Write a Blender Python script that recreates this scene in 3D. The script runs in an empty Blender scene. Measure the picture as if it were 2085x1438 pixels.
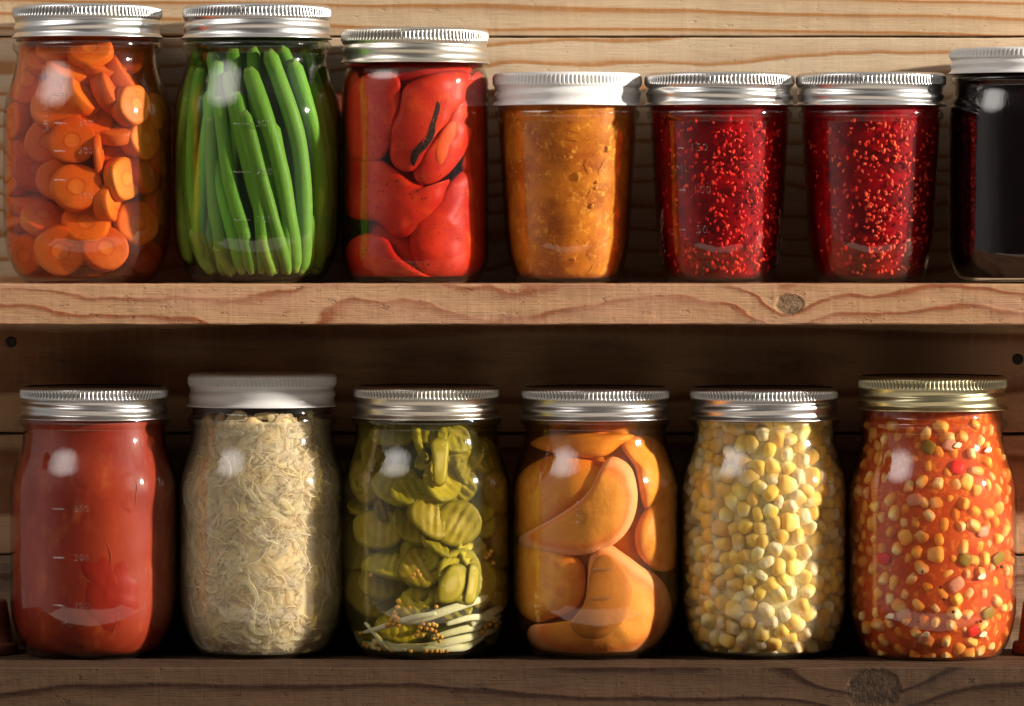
import bpy, math, random
from mathutils import Vector, Matrix, noise as mn
random.seed(7)
S = 0.000244                     # one photo pixel in metres at the jars' depth
CX, BOT, HOR, DIST = 1042.5, 1438.0, 454.0, 10800.0
scene = bpy.context.scene
COL = scene.collection
PI = math.pi

# ------------------------------------------------------------------ helpers
def sstep(a, b, x):
    t = max(0.0, min(1.0, (x - a) / (b - a))); return t * t * (3 - 2 * t)

def tag(o, label=None, cat=None, group=None, kind=None):
    if label: o['label'] = label
    if cat: o['category'] = cat
    if group: o['group'] = group
    if kind: o['kind'] = kind
    return o

def empty(name, xp, yd, zp):
    o = bpy.data.objects.new(name, None); COL.objects.link(o)
    o.empty_display_size = 0.02
    o.location = (xp * S, yd * S, zp * S)
    return o

def mobj(name, verts, faces, mats, parent=None, smooth=True, attrs=None, midx=None, loc=None):
    me = bpy.data.meshes.new(name)
    me.from_pydata([(v[0] * S, v[1] * S, v[2] * S) for v in verts], [], faces)
    if not isinstance(mats, (list, tuple)): mats = [mats]
    for m in mats: me.materials.append(m)
    if smooth: me.polygons.foreach_set('use_smooth', [True] * len(me.polygons))
    if midx: me.polygons.foreach_set('material_index', midx)
    if attrs:
        for k, vals in attrs.items():
            a = me.attributes.new(k, 'FLOAT', 'POINT'); a.data.foreach_set('value', vals)
    me.update()
    o = bpy.data.objects.new(name, me); COL.objects.link(o)
    if parent: o.parent = parent
    if loc: o.location = (loc[0] * S, loc[1] * S, loc[2] * S)
    return o

class MB:                                       # mesh gatherer with two float attributes
    def __init__(s): s.v = []; s.f = []; s.t = []; s.r = []
    def add(s, verts, faces, t=None, r=0.5):
        b = len(s.v); s.v += [tuple(v) for v in verts]
        s.f += [tuple(i + b for i in f) for f in faces]
        s.t += list(t) if t is not None else [0.5] * len(verts)
        s.r += [r] * len(verts)
    def build(s, name, mat, parent, label=None, kind=None, smooth=True):
        if not s.v: return None
        o = mobj(name, s.v, s.f, mat, parent, smooth, {'tt': s.t, 'rr': s.r})
        return tag(o, label, kind=kind)

def lathe(profile, seg=96, close_top=False, close_bot=False, rfun=None):
    v = []; f = []
    for (z, r) in profile:
        for i in range(seg):
            a = 2 * PI * i / seg
            rr = r if rfun is None else rfun(z, r, a)
            v.append((rr * math.sin(a), -rr * math.cos(a), z))
    n = len(profile)
    for j in range(n - 1):
        for i in range(seg):
            k = (i + 1) % seg
            f.append((j * seg + i, j * seg + k, (j + 1) * seg + k, (j + 1) * seg + i))
    if close_bot: f.append(tuple(range(seg - 1, -1, -1)))
    if close_top: f.append(tuple((n - 1) * seg + i for i in range(seg)))
    return v, f

def interp(profile, z):
    if z <= profile[0][0]: return profile[0][1]
    for a, b in zip(profile, profile[1:]):
        if z <= b[0]:
            t = (z - a[0]) / max(1e-6, b[0] - a[0]); return a[1] + (b[1] - a[1]) * t
    return profile[-1][1]

def smooth_profile(pts, n=4):
    out = []
    for i in range(len(pts) - 1):
        p0 = pts[max(0, i - 1)]; p1 = pts[i]; p2 = pts[i + 1]; p3 = pts[min(len(pts) - 1, i + 2)]
        m1 = min(1.0, abs(p2[0] - p1[0]) / max(1, abs(p2[0] - p0[0]))) if i else 0
        for k in range(n):
            t = k / n
            z = p1[0] + (p2[0] - p1[0]) * t
            a = (p2[1] - p0[1]) / max(1e-3, p2[0] - p0[0]); b = (p3[1] - p1[1]) / max(1e-3, p3[0] - p1[0])
            h = p2[0] - p1[0]; d = (p2[1] - p1[1]) / max(1e-3, h)
            if a * d <= 0: a = 0
            else: a = math.copysign(min(abs(a), 3 * abs(d)), d)
            if b * d <= 0: b = 0
            else: b = math.copysign(min(abs(b), 3 * abs(d)), d)
            t2 = t * t; t3 = t2 * t
            r = (2*t3-3*t2+1)*p1[1] + (t3-2*t2+t)*h*a + (-2*t3+3*t2)*p2[1] + (t3-t2)*h*b
            out.append((z, r))
    out.append(pts[-1]); return out

# ------------------------------------------------------------------ node helpers
def new_mat(name):
    m = bpy.data.materials.new(name); m.use_nodes = True
    nt = m.node_tree; nt.nodes.clear()
    out = nt.nodes.new('ShaderNodeOutputMaterial')
    return m, nt, out
def N(nt, t, **kw):
    n = nt.nodes.new(t)
    for k, v in kw.items(): setattr(n, k, v)
    return n
def lk(nt, a, b): nt.links.new(a, b)
def val(nt, sock, v):
    if hasattr(v, 'is_linked') or isinstance(v, bpy.types.NodeSocket): lk(nt, v, sock)
    else: sock.default_value = v
def math_n(nt, op, a, b=0.0, c=None, clamp=False):
    n = N(nt, 'ShaderNodeMath', operation=op); n.use_clamp = clamp
    val(nt, n.inputs[0], a); val(nt, n.inputs[1], b)
    if c is not None: val(nt, n.inputs[2], c)
    return n.outputs[0]
def ramp(nt, fac, stops, interp_='LINEAR'):
    n = N(nt, 'ShaderNodeValToRGB'); n.color_ramp.interpolation = interp_
    cr = n.color_ramp
    while len(cr.elements) < len(stops): cr.elements.new(0.5)
    for e, (p, c) in zip(cr.elements, stops):
        e.position = p; e.color = (c[0], c[1], c[2], 1) if not isinstance(c, (int, float)) else (c, c, c, 1)
    lk(nt, fac, n.inputs[0]); return n.outputs[0]
def mixc(nt, fac, a, b, mode='MIX'):
    n = N(nt, 'ShaderNodeMix', data_type='RGBA', blend_type=mode)
    val(nt, n.inputs[0], fac)
    for s, v in ((n.inputs[6], a), (n.inputs[7], b)):
        if isinstance(v, bpy.types.NodeSocket): lk(nt, v, s)
        else: s.default_value = (v[0], v[1], v[2], 1)
    return n.outputs[2]
def coords(nt, scale=(1, 1, 1), loc=(0, 0, 0), kind='Object'):
    tc = N(nt, 'ShaderNodeTexCoord'); mp = N(nt, 'ShaderNodeMapping')
    lk(nt, tc.outputs[kind], mp.inputs['Vector'])
    k = 1 / S
    mp.inputs['Scale'].default_value = (scale[0] * k, scale[1] * k, scale[2] * k)
    mp.inputs['Location'].default_value = loc
    return mp.outputs[0]
def noise(nt, vec, scale=1.0, detail=3.0, rough=0.5, dist=0.0):
    n = N(nt, 'ShaderNodeTexNoise'); lk(nt, vec, n.inputs['Vector'])
    n.inputs['Scale'].default_value = scale; n.inputs['Detail'].default_value = detail
    n.inputs['Roughness'].default_value = rough; n.inputs['Distortion'].default_value = dist
    return n.outputs['Fac']
def bump(nt, h, strength, dist_px, normal=None):
    n = N(nt, 'ShaderNodeBump'); n.inputs['Strength'].default_value = strength
    n.inputs['Distance'].default_value = dist_px * S
    lk(nt, h, n.inputs['Height'])
    if normal: lk(nt, normal, n.inputs['Normal'])
    return n.outputs[0]
def attr(nt, name):
    n = N(nt, 'ShaderNodeAttribute'); n.attribute_name = name; return n.outputs['Fac']

# ------------------------------------------------------------------ materials
def wood(name, light, mid, late, zc, yc, spacing, warp=40.0, knots=(), bend=0.0, rough=0.65, bstr=0.5,
         stain=(0.16, 0.11, 0.08), stain_amt=0.35, seed=0.0, lw=0.0012, pink=None, sharp=0.0):
    m, nt, out = new_mat(name)
    P = coords(nt, (1, 1, 1), (seed, seed * 0.37, 0))
    sep = N(nt, 'ShaderNodeSeparateXYZ'); lk(nt, P, sep.inputs[0])
    X, Y, Z = sep.outputs
    X = math_n(nt, 'SUBTRACT', X, seed)
    Wn = coords(nt, (lw, 0.004, 0.006), (seed * 1.3, seed, seed * 2.1))
    w1 = math_n(nt, 'MULTIPLY', math_n(nt, 'SUBTRACT', noise(nt, Wn, 1.0, 3.0, 0.45), 0.5), warp * 2)
    Wn2 = coords(nt, (lw * 6, 0.01, 0.02), (seed * 2.3, seed, seed * .1))
    w2 = math_n(nt, 'MULTIPLY', math_n(nt, 'SUBTRACT', noise(nt, Wn2, 1.0, 3.0, 0.5), 0.5), warp * 0.22)
    zz = math_n(nt, 'ADD', math_n(nt, 'ADD', math_n(nt, 'SUBTRACT', Z, zc), w1), w2)
    if bend: zz = math_n(nt, 'ADD', zz, math_n(nt, 'MULTIPLY', X, bend))
    kmask = None; kring = None
    for (kx, kz, kr, amp) in knots:
        dx = math_n(nt, 'SUBTRACT', X, kx); dz = math_n(nt, 'SUBTRACT', Z, kz)
        d2 = math_n(nt, 'ADD', math_n(nt, 'MULTIPLY', math_n(nt, 'POWER', math_n(nt, 'ABSOLUTE', dx), 2.0), 0.5),
                    math_n(nt, 'POWER', math_n(nt, 'ABSOLUTE', dz), 2.0))
        g = math_n(nt, 'EXPONENT', math_n(nt, 'DIVIDE', d2, -(kr * 2.2) ** 2))
        zz = math_n(nt, 'ADD', zz, math_n(nt, 'MULTIPLY', g, amp))
        dn = math_n(nt, 'ADD', math_n(nt, 'SQRT', d2),
                    math_n(nt, 'MULTIPLY', math_n(nt, 'SUBTRACT', noise(nt, coords(nt, (.05, .05, .05)), 1.0, 2.0), 0.5), kr * 0.6))
        k = math_n(nt, 'SUBTRACT', 1.0, math_n(nt, 'DIVIDE', dn, kr), clamp=True)
        k = math_n(nt, 'MULTIPLY', k, 4.0, clamp=True)
        kmask = k if kmask is None else math_n(nt, 'MAXIMUM', kmask, k)
        kring = dn
    yy = math_n(nt, 'SUBTRACT', Y, yc)
    r = math_n(nt, 'SQRT', math_n(nt, 'ADD', math_n(nt, 'POWER', math_n(nt, 'ABSOLUTE', zz), 2.0),
                                  math_n(nt, 'POWER', math_n(nt, 'ABSOLUTE', yy), 2.0)))
    irr = noise(nt, coords(nt, (0.0004, 0.0004, 0.004), (seed, 3, 5)), 1.0, 2.0)
    r = math_n(nt, 'ADD', r, math_n(nt, 'MULTIPLY', irr, spacing * 2.5))
    fr = math_n(nt, 'FRACT', math_n(nt, 'DIVIDE', r, spacing))
    fib = noise(nt, coords(nt, (0.012, 0.4, 0.42), (seed, 0, 0)), 1.0, 5.0, 0.65)
    fr2 = math_n(nt, 'ADD', fr, math_n(nt, 'MULTIPLY', math_n(nt, 'SUBTRACT', fib, 0.5), 0.16))
    late_f = ramp(nt, fr2, [(0.0, 0.35), (0.05, 0.0), (0.45, 0.0), (0.74, 0.28), (0.86, 0.95), (0.95, 1.0), (1.0, 0.4)])
    lum = noise(nt, coords(nt, (0.002, 0.01, 0.008), (seed * 3, 2, 1)), 1.0, 4.0, 0.55)
    base = mixc(nt, ramp(nt, lum, [(0.3, 0.0), (0.7, 1.0)]), light, mid)
    base = mixc(nt, math_n(nt, 'MULTIPLY', late_f, 1.0), base, late)
    if pink:
        base = mixc(nt, ramp(nt, noise(nt, coords(nt, (.004, .01, .02), (seed, 9, 9)), 1.0, 3.0), [(0.45, 0.0), (0.65, 0.7)]), base, pink)
    base = mixc(nt, math_n(nt, 'MULTIPLY', ramp(nt, fib, [(0.35, 1.0), (0.62, 0.0)]), 0.30), base,
                (light[0] * .45, light[1] * .38, light[2] * .32))
    pores = noise(nt, coords(nt, (0.03, 0.9, 1.1), (seed, 4, 0)), 1.0, 2.0, 0.6)
    base = mixc(nt, math_n(nt, 'MULTIPLY', ramp(nt, pores, [(0.66, 0.0), (0.74, 1.0)]), 0.45), base, (late[0] * .5, late[1] * .45, late[2] * .4))
    st = noise(nt, coords(nt, (0.004, 0.02, 0.02), (seed * 5, 7, 1)), 1.0, 5.0, 0.65, 0.6)
    base = mixc(nt, math_n(nt, 'MULTIPLY', ramp(nt, st, [(0.52, 0.0), (0.72, 1.0)]), stain_amt), base, stain)
    # faint cross-cut saw marks
    saw = noise(nt, coords(nt, (0.07, 0.01, 0.006), (seed, 1, 1)), 1.0, 3.0, 0.6)
    base = mixc(nt, math_n(nt, 'MULTIPLY', ramp(nt, saw, [(0.5, 0.0), (0.75, 1.0)]), 0.14), base, (light[0] * 1.1, light[1] * 1.05, light[2]))
    if kmask is not None:
        kn = noise(nt, coords(nt, (0.12, 0.12, 0.09)), 1.0, 5.0, 0.7)
        kc = mixc(nt, ramp(nt, kn, [(0.34, 0.0), (0.66, 1.0)]), tuple(x * .16 for x in light), tuple(x * .62 for x in light))
        base = mixc(nt, kmask, base, kc)
    b = N(nt, 'ShaderNodeBsdfPrincipled'); lk(nt, base, b.inputs['Base Color'])
    b.inputs['Roughness'].default_value = rough
    b.inputs['Specular IOR Level'].default_value = 0.12
    chips = noise(nt, coords(nt, (0.03, 0.06, 0.09), (seed, 2, 8)), 1.0, 4.0, 0.6)
    h = math_n(nt, 'ADD', math_n(nt, 'MULTIPLY', fib, 1.0), math_n(nt, 'MULTIPLY', late_f, 0.5))
    h = math_n(nt, 'ADD', h, math_n(nt, 'MULTIPLY', saw, 0.7))
    h = math_n(nt, 'ADD', h, math_n(nt, 'MULTIPLY', ramp(nt, chips, [(0.62, 0.0), (0.72, 1.0)]), -1.6))
    if kmask is not None:
        h = math_n(nt, 'ADD', h, math_n(nt, 'MULTIPLY', math_n(nt, 'MULTIPLY', kmask, kn), -5.0))
    lk(nt, bump(nt, h, bstr, 2.2), b.inputs['Normal'])
    lk(nt, b.outputs[0], out.inputs[0]); return m

def food(name, c1, c2, scale=0.03, rough=0.35, sss=0.4, srad=(1, .5, .25), sscale=20, c3=None, c3t=(0.6, 0.7),
         bmp=0.2, bscale=0.15, stretch=(1, 1, 1), tt=None, ttm=None, vary=0.0, spec=0.1, coat=0.0, detail=4.0, wisp=None, alpha=None, c4=None):
    """c1/c2 blended by noise; tt = ramp over the 'tt' attribute as [(pos, colour)] blended by ttm"""
    m, nt, out = new_mat(name)
    P = coords(nt, stretch)
    n1 = noise(nt, P, scale, detail, 0.55, 0.3)
    col = mixc(nt, ramp(nt, n1, [(0.34, 0.0), (0.66, 1.0)]), c1, c2)
    if tt:
        tr = ramp(nt, attr(nt, 'tt'), tt)
        col = mixc(nt, ttm if ttm is not None else 0.8, col, tr)
    if c3:
        n2 = noise(nt, P, scale * 3.1, 5.0, 0.6)
        col = mixc(nt, ramp(nt, n2, [(c3t[0], 0.0), (c3t[1], 1.0)]), col, c3)
    if c4:
        n4 = noise(nt, P, c4[1], 3.0, 0.6)
        n5 = noise(nt, P, c4[1] * .12, 2.0, 0.5)
        col = mixc(nt, math_n(nt, 'MULTIPLY', ramp(nt, n4, [(c4[2], 0.0), (c4[2] + .03, 1.0)]), ramp(nt, n5, [(0.45, 0.0), (0.6, 1.0)])), col, c4[0])
    if wisp:
        wc, wsc, wd, wt = wisp
        for q in range(2):
            wn = noise(nt, coords(nt, stretch, (q * 5.3, q * 2.1, 0)), wsc * (1 + .7 * q), 4.0, 0.55, wd)
            wa = math_n(nt, 'ABSOLUTE', math_n(nt, 'SUBTRACT', wn, 0.5))
            col = mixc(nt, ramp(nt, wa, [(0.0, 0.85), (wt, 0.0)]), col, wc)
    if vary:
        hs = N(nt, 'ShaderNodeHueSaturation'); lk(nt, col, hs.inputs['Color'])
        lk(nt, math_n(nt, 'ADD', math_n(nt, 'MULTIPLY', attr(nt, 'rr'), vary), 1 - vary * 0.5), hs.inputs['Value'])
        lk(nt, math_n(nt, 'ADD', math_n(nt, 'MULTIPLY', attr(nt, 'rr'), 0.02), 0.49), hs.inputs['Hue'])
        col = hs.outputs[0]
    b = N(nt, 'ShaderNodeBsdfPrincipled'); lk(nt, col, b.inputs['Base Color'])
    b.inputs['Roughness'].default_value = rough + .12
    b.inputs['Specular IOR Level'].default_value = spec
    if alpha:
        na = noise(nt, P, alpha[1], 3.0, 0.6)
        lk(nt, ramp(nt, na, [(0.3, alpha[0] * .5), (0.7, min(1, alpha[0] * 1.4))]), b.inputs['Alpha'])
    if sss:
        b.inputs['Subsurface Weight'].default_value = sss
        b.inputs['Subsurface Radius'].default_value = srad
        b.inputs['Subsurface Scale'].default_value = sscale * S
    hb = noise(nt, P, bscale, 4.0, 0.6)
    lk(nt, bump(nt, hb, bmp, 4.0), b.inputs['Normal'])
    lk(nt, b.outputs[0], out.inputs[0]); return m

def glass(name, f0=0.07, edge=(0.45, 0.45, 0.42), tint=(0.985, 0.99, 0.985), epow=3.6, rough=0.045, streak=0.09):
    m, nt, out = new_mat(name)
    h1 = noise(nt, coords(nt, (0.05, 0.05, 0.0025)), 1.0, 3.0, 0.6)
    h2 = noise(nt, coords(nt, (0.02, 0.02, 0.013)), 1.0, 2.0, 0.5)
    h = math_n(nt, 'ADD', math_n(nt, 'MULTIPLY', h1, 0.6), h2)
    nb = bump(nt, h, streak, 10.0)
    lw = N(nt, 'ShaderNodeLayerWeight'); lw.inputs['Blend'].default_value = 0.5
    fac = lw.outputs['Facing']
    fr = math_n(nt, 'ADD', math_n(nt, 'MULTIPLY', math_n(nt, 'POWER', fac, 5.0), 1 - f0), f0)
    tr = N(nt, 'ShaderNodeBsdfTransparent')
    lk(nt, mixc(nt, math_n(nt, 'POWER', fac, epow), tint, edge), tr.inputs[0])
    gl = N(nt, 'ShaderNodeBsdfGlossy'); gl.inputs['Roughness'].default_value = rough
    gl.inputs['Color'].default_value = (1, 1, 1, 1)
    lk(nt, nb, gl.inputs['Normal'])
    mx = N(nt, 'ShaderNodeMixShader'); lk(nt, fr, mx.inputs[0])
    lk(nt, tr.outputs[0], mx.inputs[1]); lk(nt, gl.outputs[0], mx.inputs[2])
    lk(nt, mx.outputs[0], out.inputs[0]); return m

def liquid(name, color, density, sc=0.0, scol=(1, 1, 1)):
    m, nt, out = new_mat(name)
    tr = N(nt, 'ShaderNodeBsdfTransparent'); lk(nt, tr.outputs[0], out.inputs['Surface'])
    va = N(nt, 'ShaderNodeVolumeAbsorption'); va.inputs['Color'].default_value = (*color, 1)
    va.inputs['Density'].default_value = density
    if sc:
        vs = N(nt, 'ShaderNodeVolumeScatter'); vs.inputs['Color'].default_value = (*scol, 1)
        vs.inputs['Density'].default_value = sc; vs.inputs['Anisotropy'].default_value = 0.3
        ad = N(nt, 'ShaderNodeAddShader'); lk(nt, va.outputs[0], ad.inputs[0]); lk(nt, vs.outputs[0], ad.inputs[1])
        lk(nt, ad.outputs[0], out.inputs['Volume'])
    else: lk(nt, va.outputs[0], out.inputs['Volume'])
    return m

def metal(name, col, rough=0.3, aniso=0.6, scr=0.15):
    m, nt, out = new_mat(name)
    b = N(nt, 'ShaderNodeBsdfPrincipled')
    n1 = noise(nt, coords(nt, (.02, .02, .5)), 1.0, 4.0, 0.6)
    c = mixc(nt, ramp(nt, n1, [(0.3, 0.0), (0.7, 1.0)]), tuple(x * 0.88 for x in col), col)
    lk(nt, c, b.inputs['Base Color'])
    b.inputs['Metallic'].default_value = 1.0
    lk(nt, math_n(nt, 'ADD', math_n(nt, 'MULTIPLY', n1, 0.12), rough - 0.06), b.inputs['Roughness'])
    lk(nt, bump(nt, noise(nt, coords(nt, (.03, .03, 1.2)), 1.0, 3.0, 0.6), scr, 0.6), b.inputs['Normal'])
    lk(nt, b.outputs[0], out.inputs[0]); return m

def plain(name, col, rough=0.4, spec=0.5, bmp=0.05, bs=0.2, var=0.92, metallic=0.0):
    m, nt, out = new_mat(name)
    b = N(nt, 'ShaderNodeBsdfPrincipled')
    n1 = noise(nt, coords(nt, (1, 1, 1)), 0.02, 4.0, 0.6)
    lk(nt, mixc(nt, ramp(nt, n1, [(0.35, 0.0), (0.65, 1.0)]), tuple(x * var for x in col), col), b.inputs['Base Color'])
    b.inputs['Roughness'].default_value = rough; b.inputs['Specular IOR Level'].default_value = spec
    b.inputs['Metallic'].default_value = metallic
    lk(nt, bump(nt, noise(nt, coords(nt, (1, 1, 1)), bs, 3.0, 0.6), bmp, 2.0), b.inputs['Normal'])
    lk(nt, b.outputs[0], out.inputs[0]); return m

M_GLASS = glass('clear_glass')
M_INNER = glass('inner_glass', f0=0.006, edge=(0.8, 0.8, 0.78), tint=(1, 1, 1), rough=0.03)
M_EMB = glass('embossed_glass', f0=0.085, edge=(0.75, 0.75, 0.73), tint=(0.985, 0.985, 0.985), epow=1.5, rough=0.02, streak=0.0)
M_SILVER = metal('brushed_tin', (0.80, 0.80, 0.79), 0.30)
M_WARM = metal('champagne_tin', (0.80, 0.77, 0.68), 0.32)
M_GOLD = metal('pale_gold_tin', (0.74, 0.68, 0.42), 0.30)
M_WHITE = plain('white_enamel', (0.74, 0.74, 0.73), 0.28, 0.5, 0.03)
M_DISC = plain('dark_disc', (0.25, 0.24, 0.23), 0.35, 0.5, 0.03, metallic=0.8)

# ------------------------------------------------------------------ setting: shelving of rough pine boards
def board(name, x0, x1, y0, y1, z0, z1, mat, parent, label=None, nx=90, rough_amt=1.2, seed=0, ch=2.5):
    """box with worn, slightly wavy edges; coordinates are photo pixels in the jar plane"""
    cx, cy, cz = (x0 + x1) / 2, (y0 + y1) / 2, (z0 + z1) / 2
    hy, hz = (y1 - y0) / 2, (z1 - z0) / 2
    sec = []
    def edge(ya, za, yb, zb, n):
        for i in range(n):
            t = i / n; sec.append((ya + (yb - ya) * t, za + (zb - za) * t))
    c = ch
    edge(-hy + c, -hz, hy - c, -hz, 6); edge(hy - c, -hz, hy, -hz + c, 2)
    edge(hy, -hz + c, hy, hz - c, 6); edge(hy, hz - c, hy - c, hz, 2)
    edge(hy - c, hz, -hy + c, hz, 6); edge(-hy + c, hz, -hy, hz - c, 2)
    edge(-hy, hz - c, -hy, -hz + c, 10); edge(-hy, -hz + c, -hy + c, -hz, 2)
    ns = len(sec); v = []; f = []
    for i in range(nx + 1):
        x = x0 - cx + (x1 - x0) * i / nx
        for (y, z) in sec:
            n = mn.noise(Vector((x * .013, y * .03 + seed * 7, z * .05))) * rough_amt
            n2 = mn.noise(Vector((x * .05, y * .1 + seed * 3, z * .1))) * rough_amt * .5
            v.append((x, y + (n + n2) * .8, z + (n - n2) * (1 if abs(z) > hz * .9 else 0.2)))
    for i in range(nx):
        for j in range(ns):
            k = (j + 1) % ns
            f.append((i * ns + j, i * ns + k, (i + 1) * ns + k, (i + 1) * ns + j))
    f.append(tuple(range(ns))); f.append(tuple(nx * ns + j for j in range(ns - 1, -1, -1)))
    o = mobj(name, v, f, mat, parent, False, loc=(cx, cy, cz))
    return tag(o, label)

def WX(px): return px - CX
def WZ(py): return BOT - py
SHX0, SHX1 = WX(-500), WX(4300)
XC = (SHX0 + SHX1) / 2
shelf = empty('wooden_shelf', 0, 0, 0)
tag(shelf, 'rough pine storage shelf with two boards and horizontal plank back holding all the jars', 'shelf')
F = 280
W_UP = wood('pine_upper_shelf', (0.50, 0.30, 0.165), (0.42, 0.23, 0.12), (0.25, 0.07, 0.028), -300, 150, 30, warp=95,
            knots=[(WX(1592) - XC, 0.0, 22, 60), (WX(1040) - XC, -60, 1, 0)], seed=12.0, lw=0.0022, rough=0.7, bstr=0.8,
            pink=(0.50, 0.27, 0.17), stain_amt=0.25)
W_LOW = wood('pine_lower_shelf_shaded', (0.110, 0.062, 0.034), (0.076, 0.042, 0.023), (0.020, 0.008, 0.0045), -200, 150, 34, warp=60,
             knots=[(WX(1760) - XC, 20, 42, 70)], seed=31.0, lw=0.0014, rough=0.75, bstr=0.8, stain=(0.02, 0.017, 0.016), stain_amt=0.6)  # same pine, with the shade on its front put into the darker colours
W_B1 = wood('pine_back_light', (0.62, 0.47, 0.31), (0.56, 0.40, 0.25), (0.40, 0.17, 0.05), -420, 120, 27, warp=26, bend=0.02,
            seed=4.0, lw=0.0008, rough=0.55, bstr=0.35, stain_amt=0.18)
W_B2 = wood('pine_back_cream', (0.64, 0.50, 0.35), (0.60, 0.45, 0.30), (0.42, 0.19, 0.065), 520, 140, 44, warp=80, bend=-0.035,
            seed=22.0, lw=0.0014, rough=0.55, bstr=0.35, stain_amt=0.15)
W_B3 = wood('pine_back_brown', (0.68, 0.45, 0.26), (0.58, 0.36, 0.19), (0.26, 0.11, 0.045), 0, 250, 46, warp=50, bend=0.02,
            seed=41.0, lw=0.0008, rough=0.6, bstr=0.5, stain_amt=0.5, stain=(0.09, 0.07, 0.055))
W_B4 = wood('pine_back_rough', (0.40, 0.27, 0.17), (0.33, 0.21, 0.13), (0.20, 0.10, 0.05), 0, 200, 30, warp=30,
            seed=57.0, lw=0.001, rough=0.7, bstr=1.4, stain_amt=0.5, stain=(0.10, 0.08, 0.07))
board('shelf_board', SHX0, SHX1, -F, 181, WZ(655.8), WZ(575.8), W_UP, shelf, 'upper shelf board of reddish pine with a knot and cathedral grain on its front', seed=1, nx=420)
board('shelf_board', SHX0, SHX1, -F, 181, WZ(1460), WZ(1336), W_LOW, shelf, 'lower shelf board of rough pine with a large knot, shade put into its dark colour', seed=2, nx=420)
def bz(py): return WZ(HOR + (py - HOR) / 0.9836)
board('back_plank', SHX0, SHX1, 184, 214, bz(73.5), bz(-330), W_B1, shelf, 'light back plank above the jars, at the top', nx=200, seed=3, rough_amt=1.0)
board('back_plank', SHX0, SHX1, 182, 212, bz(640), bz(77), W_B2, shelf, 'cream back plank behind the upper row of jars', nx=200, seed=4, rough_amt=1.0)
pl3 = board('back_plank', SHX0, SHX1, 183, 213, bz(880), bz(642), W_B3, shelf, 'dark brown back plank under the upper shelf board', nx=200, seed=5, rough_amt=1.0)
board('back_plank', SHX0, SHX1, 186, 216, bz(1129), bz(886), W_B3, shelf, 'dark brown back plank behind the lower row of jars', nx=200, seed=6, rough_amt=2.0)
board('back_plank', SHX0, SHX1, 184, 214, bz(1440), bz(1133), W_B4, shelf, 'rough-sawn back plank behind the jar bases of the lower row', nx=200, seed=7, rough_amt=2.0)
board('leak_block_board', SHX0, SHX1, 222, 230, bz(1500), bz(-340), W_B3, shelf, 'board added behind the plank gaps to block light leaks', nx=20, seed=8, rough_amt=0)  # added to stop world light leaking through the plank seams
M_NAIL = plain('dark_iron', (0.02, 0.018, 0.017), 0.6, 0.4, 0.6, 0.3)
for (sx, sy) in ((22, 697), (2073, 732)):
    v, f = lathe([(-3, 11.5), (-0.5, 11.5), (1.5, 10.5), (2.5, 8), (1.2, 4), (0.8, 0.5)], 28, close_top=True, close_bot=True)
    v = [(a, -c, b) for (a, b, c) in v]
    lp = pl3.location
    mobj('screw_head', v, f, M_NAIL, pl3, loc=(WX(CX + (sx - CX) / .9836) - lp[0] / S, 181.8 - lp[1] / S, bz(sy) - lp[2] / S))

# ------------------------------------------------------------------ jars
PINT = smooth_profile([(0, 112), (1.5, 122), (6, 131), (16, 142), (36, 154), (64, 163.5), (100, 170), (140, 171.5), (330, 171.5), (352, 170),
        (375, 165.5), (398, 158), (420, 150.5), (440, 146), (455, 144), (464, 144), (469, 147.5), (475, 152), (482, 153), (488, 150),
        (492, 145), (500, 143), (512, 142), (550, 141)])
HALF = smooth_profile([(0, 98), (1.5, 103), (6, 107.5), (16, 111.5), (36, 117), (60, 122.5), (90, 127), (200, 134), (300, 140), (318, 141.5), (326, 141.5),
        (330, 144), (335, 147), (342, 148.5), (348, 147), (352, 143), (358, 141.5), (400, 141)])
STRAIGHT = smooth_profile([(0, 112), (1.5, 120), (8, 132), (22, 142), (42, 148), (66, 150), (400, 150), (414, 149), (426, 145),
        (436, 140), (444, 137), (450, 136), (500, 136)])
LAST = smooth_profile([(0, 112), (1.5, 120), (8, 132), (22, 142), (42, 150), (66, 154), (330, 154), (350, 152), (368, 147.5),
        (384, 143), (396, 141.5), (402, 144), (407, 148.5), (412, 149), (418, 145), (424, 140), (470, 139)])

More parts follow.
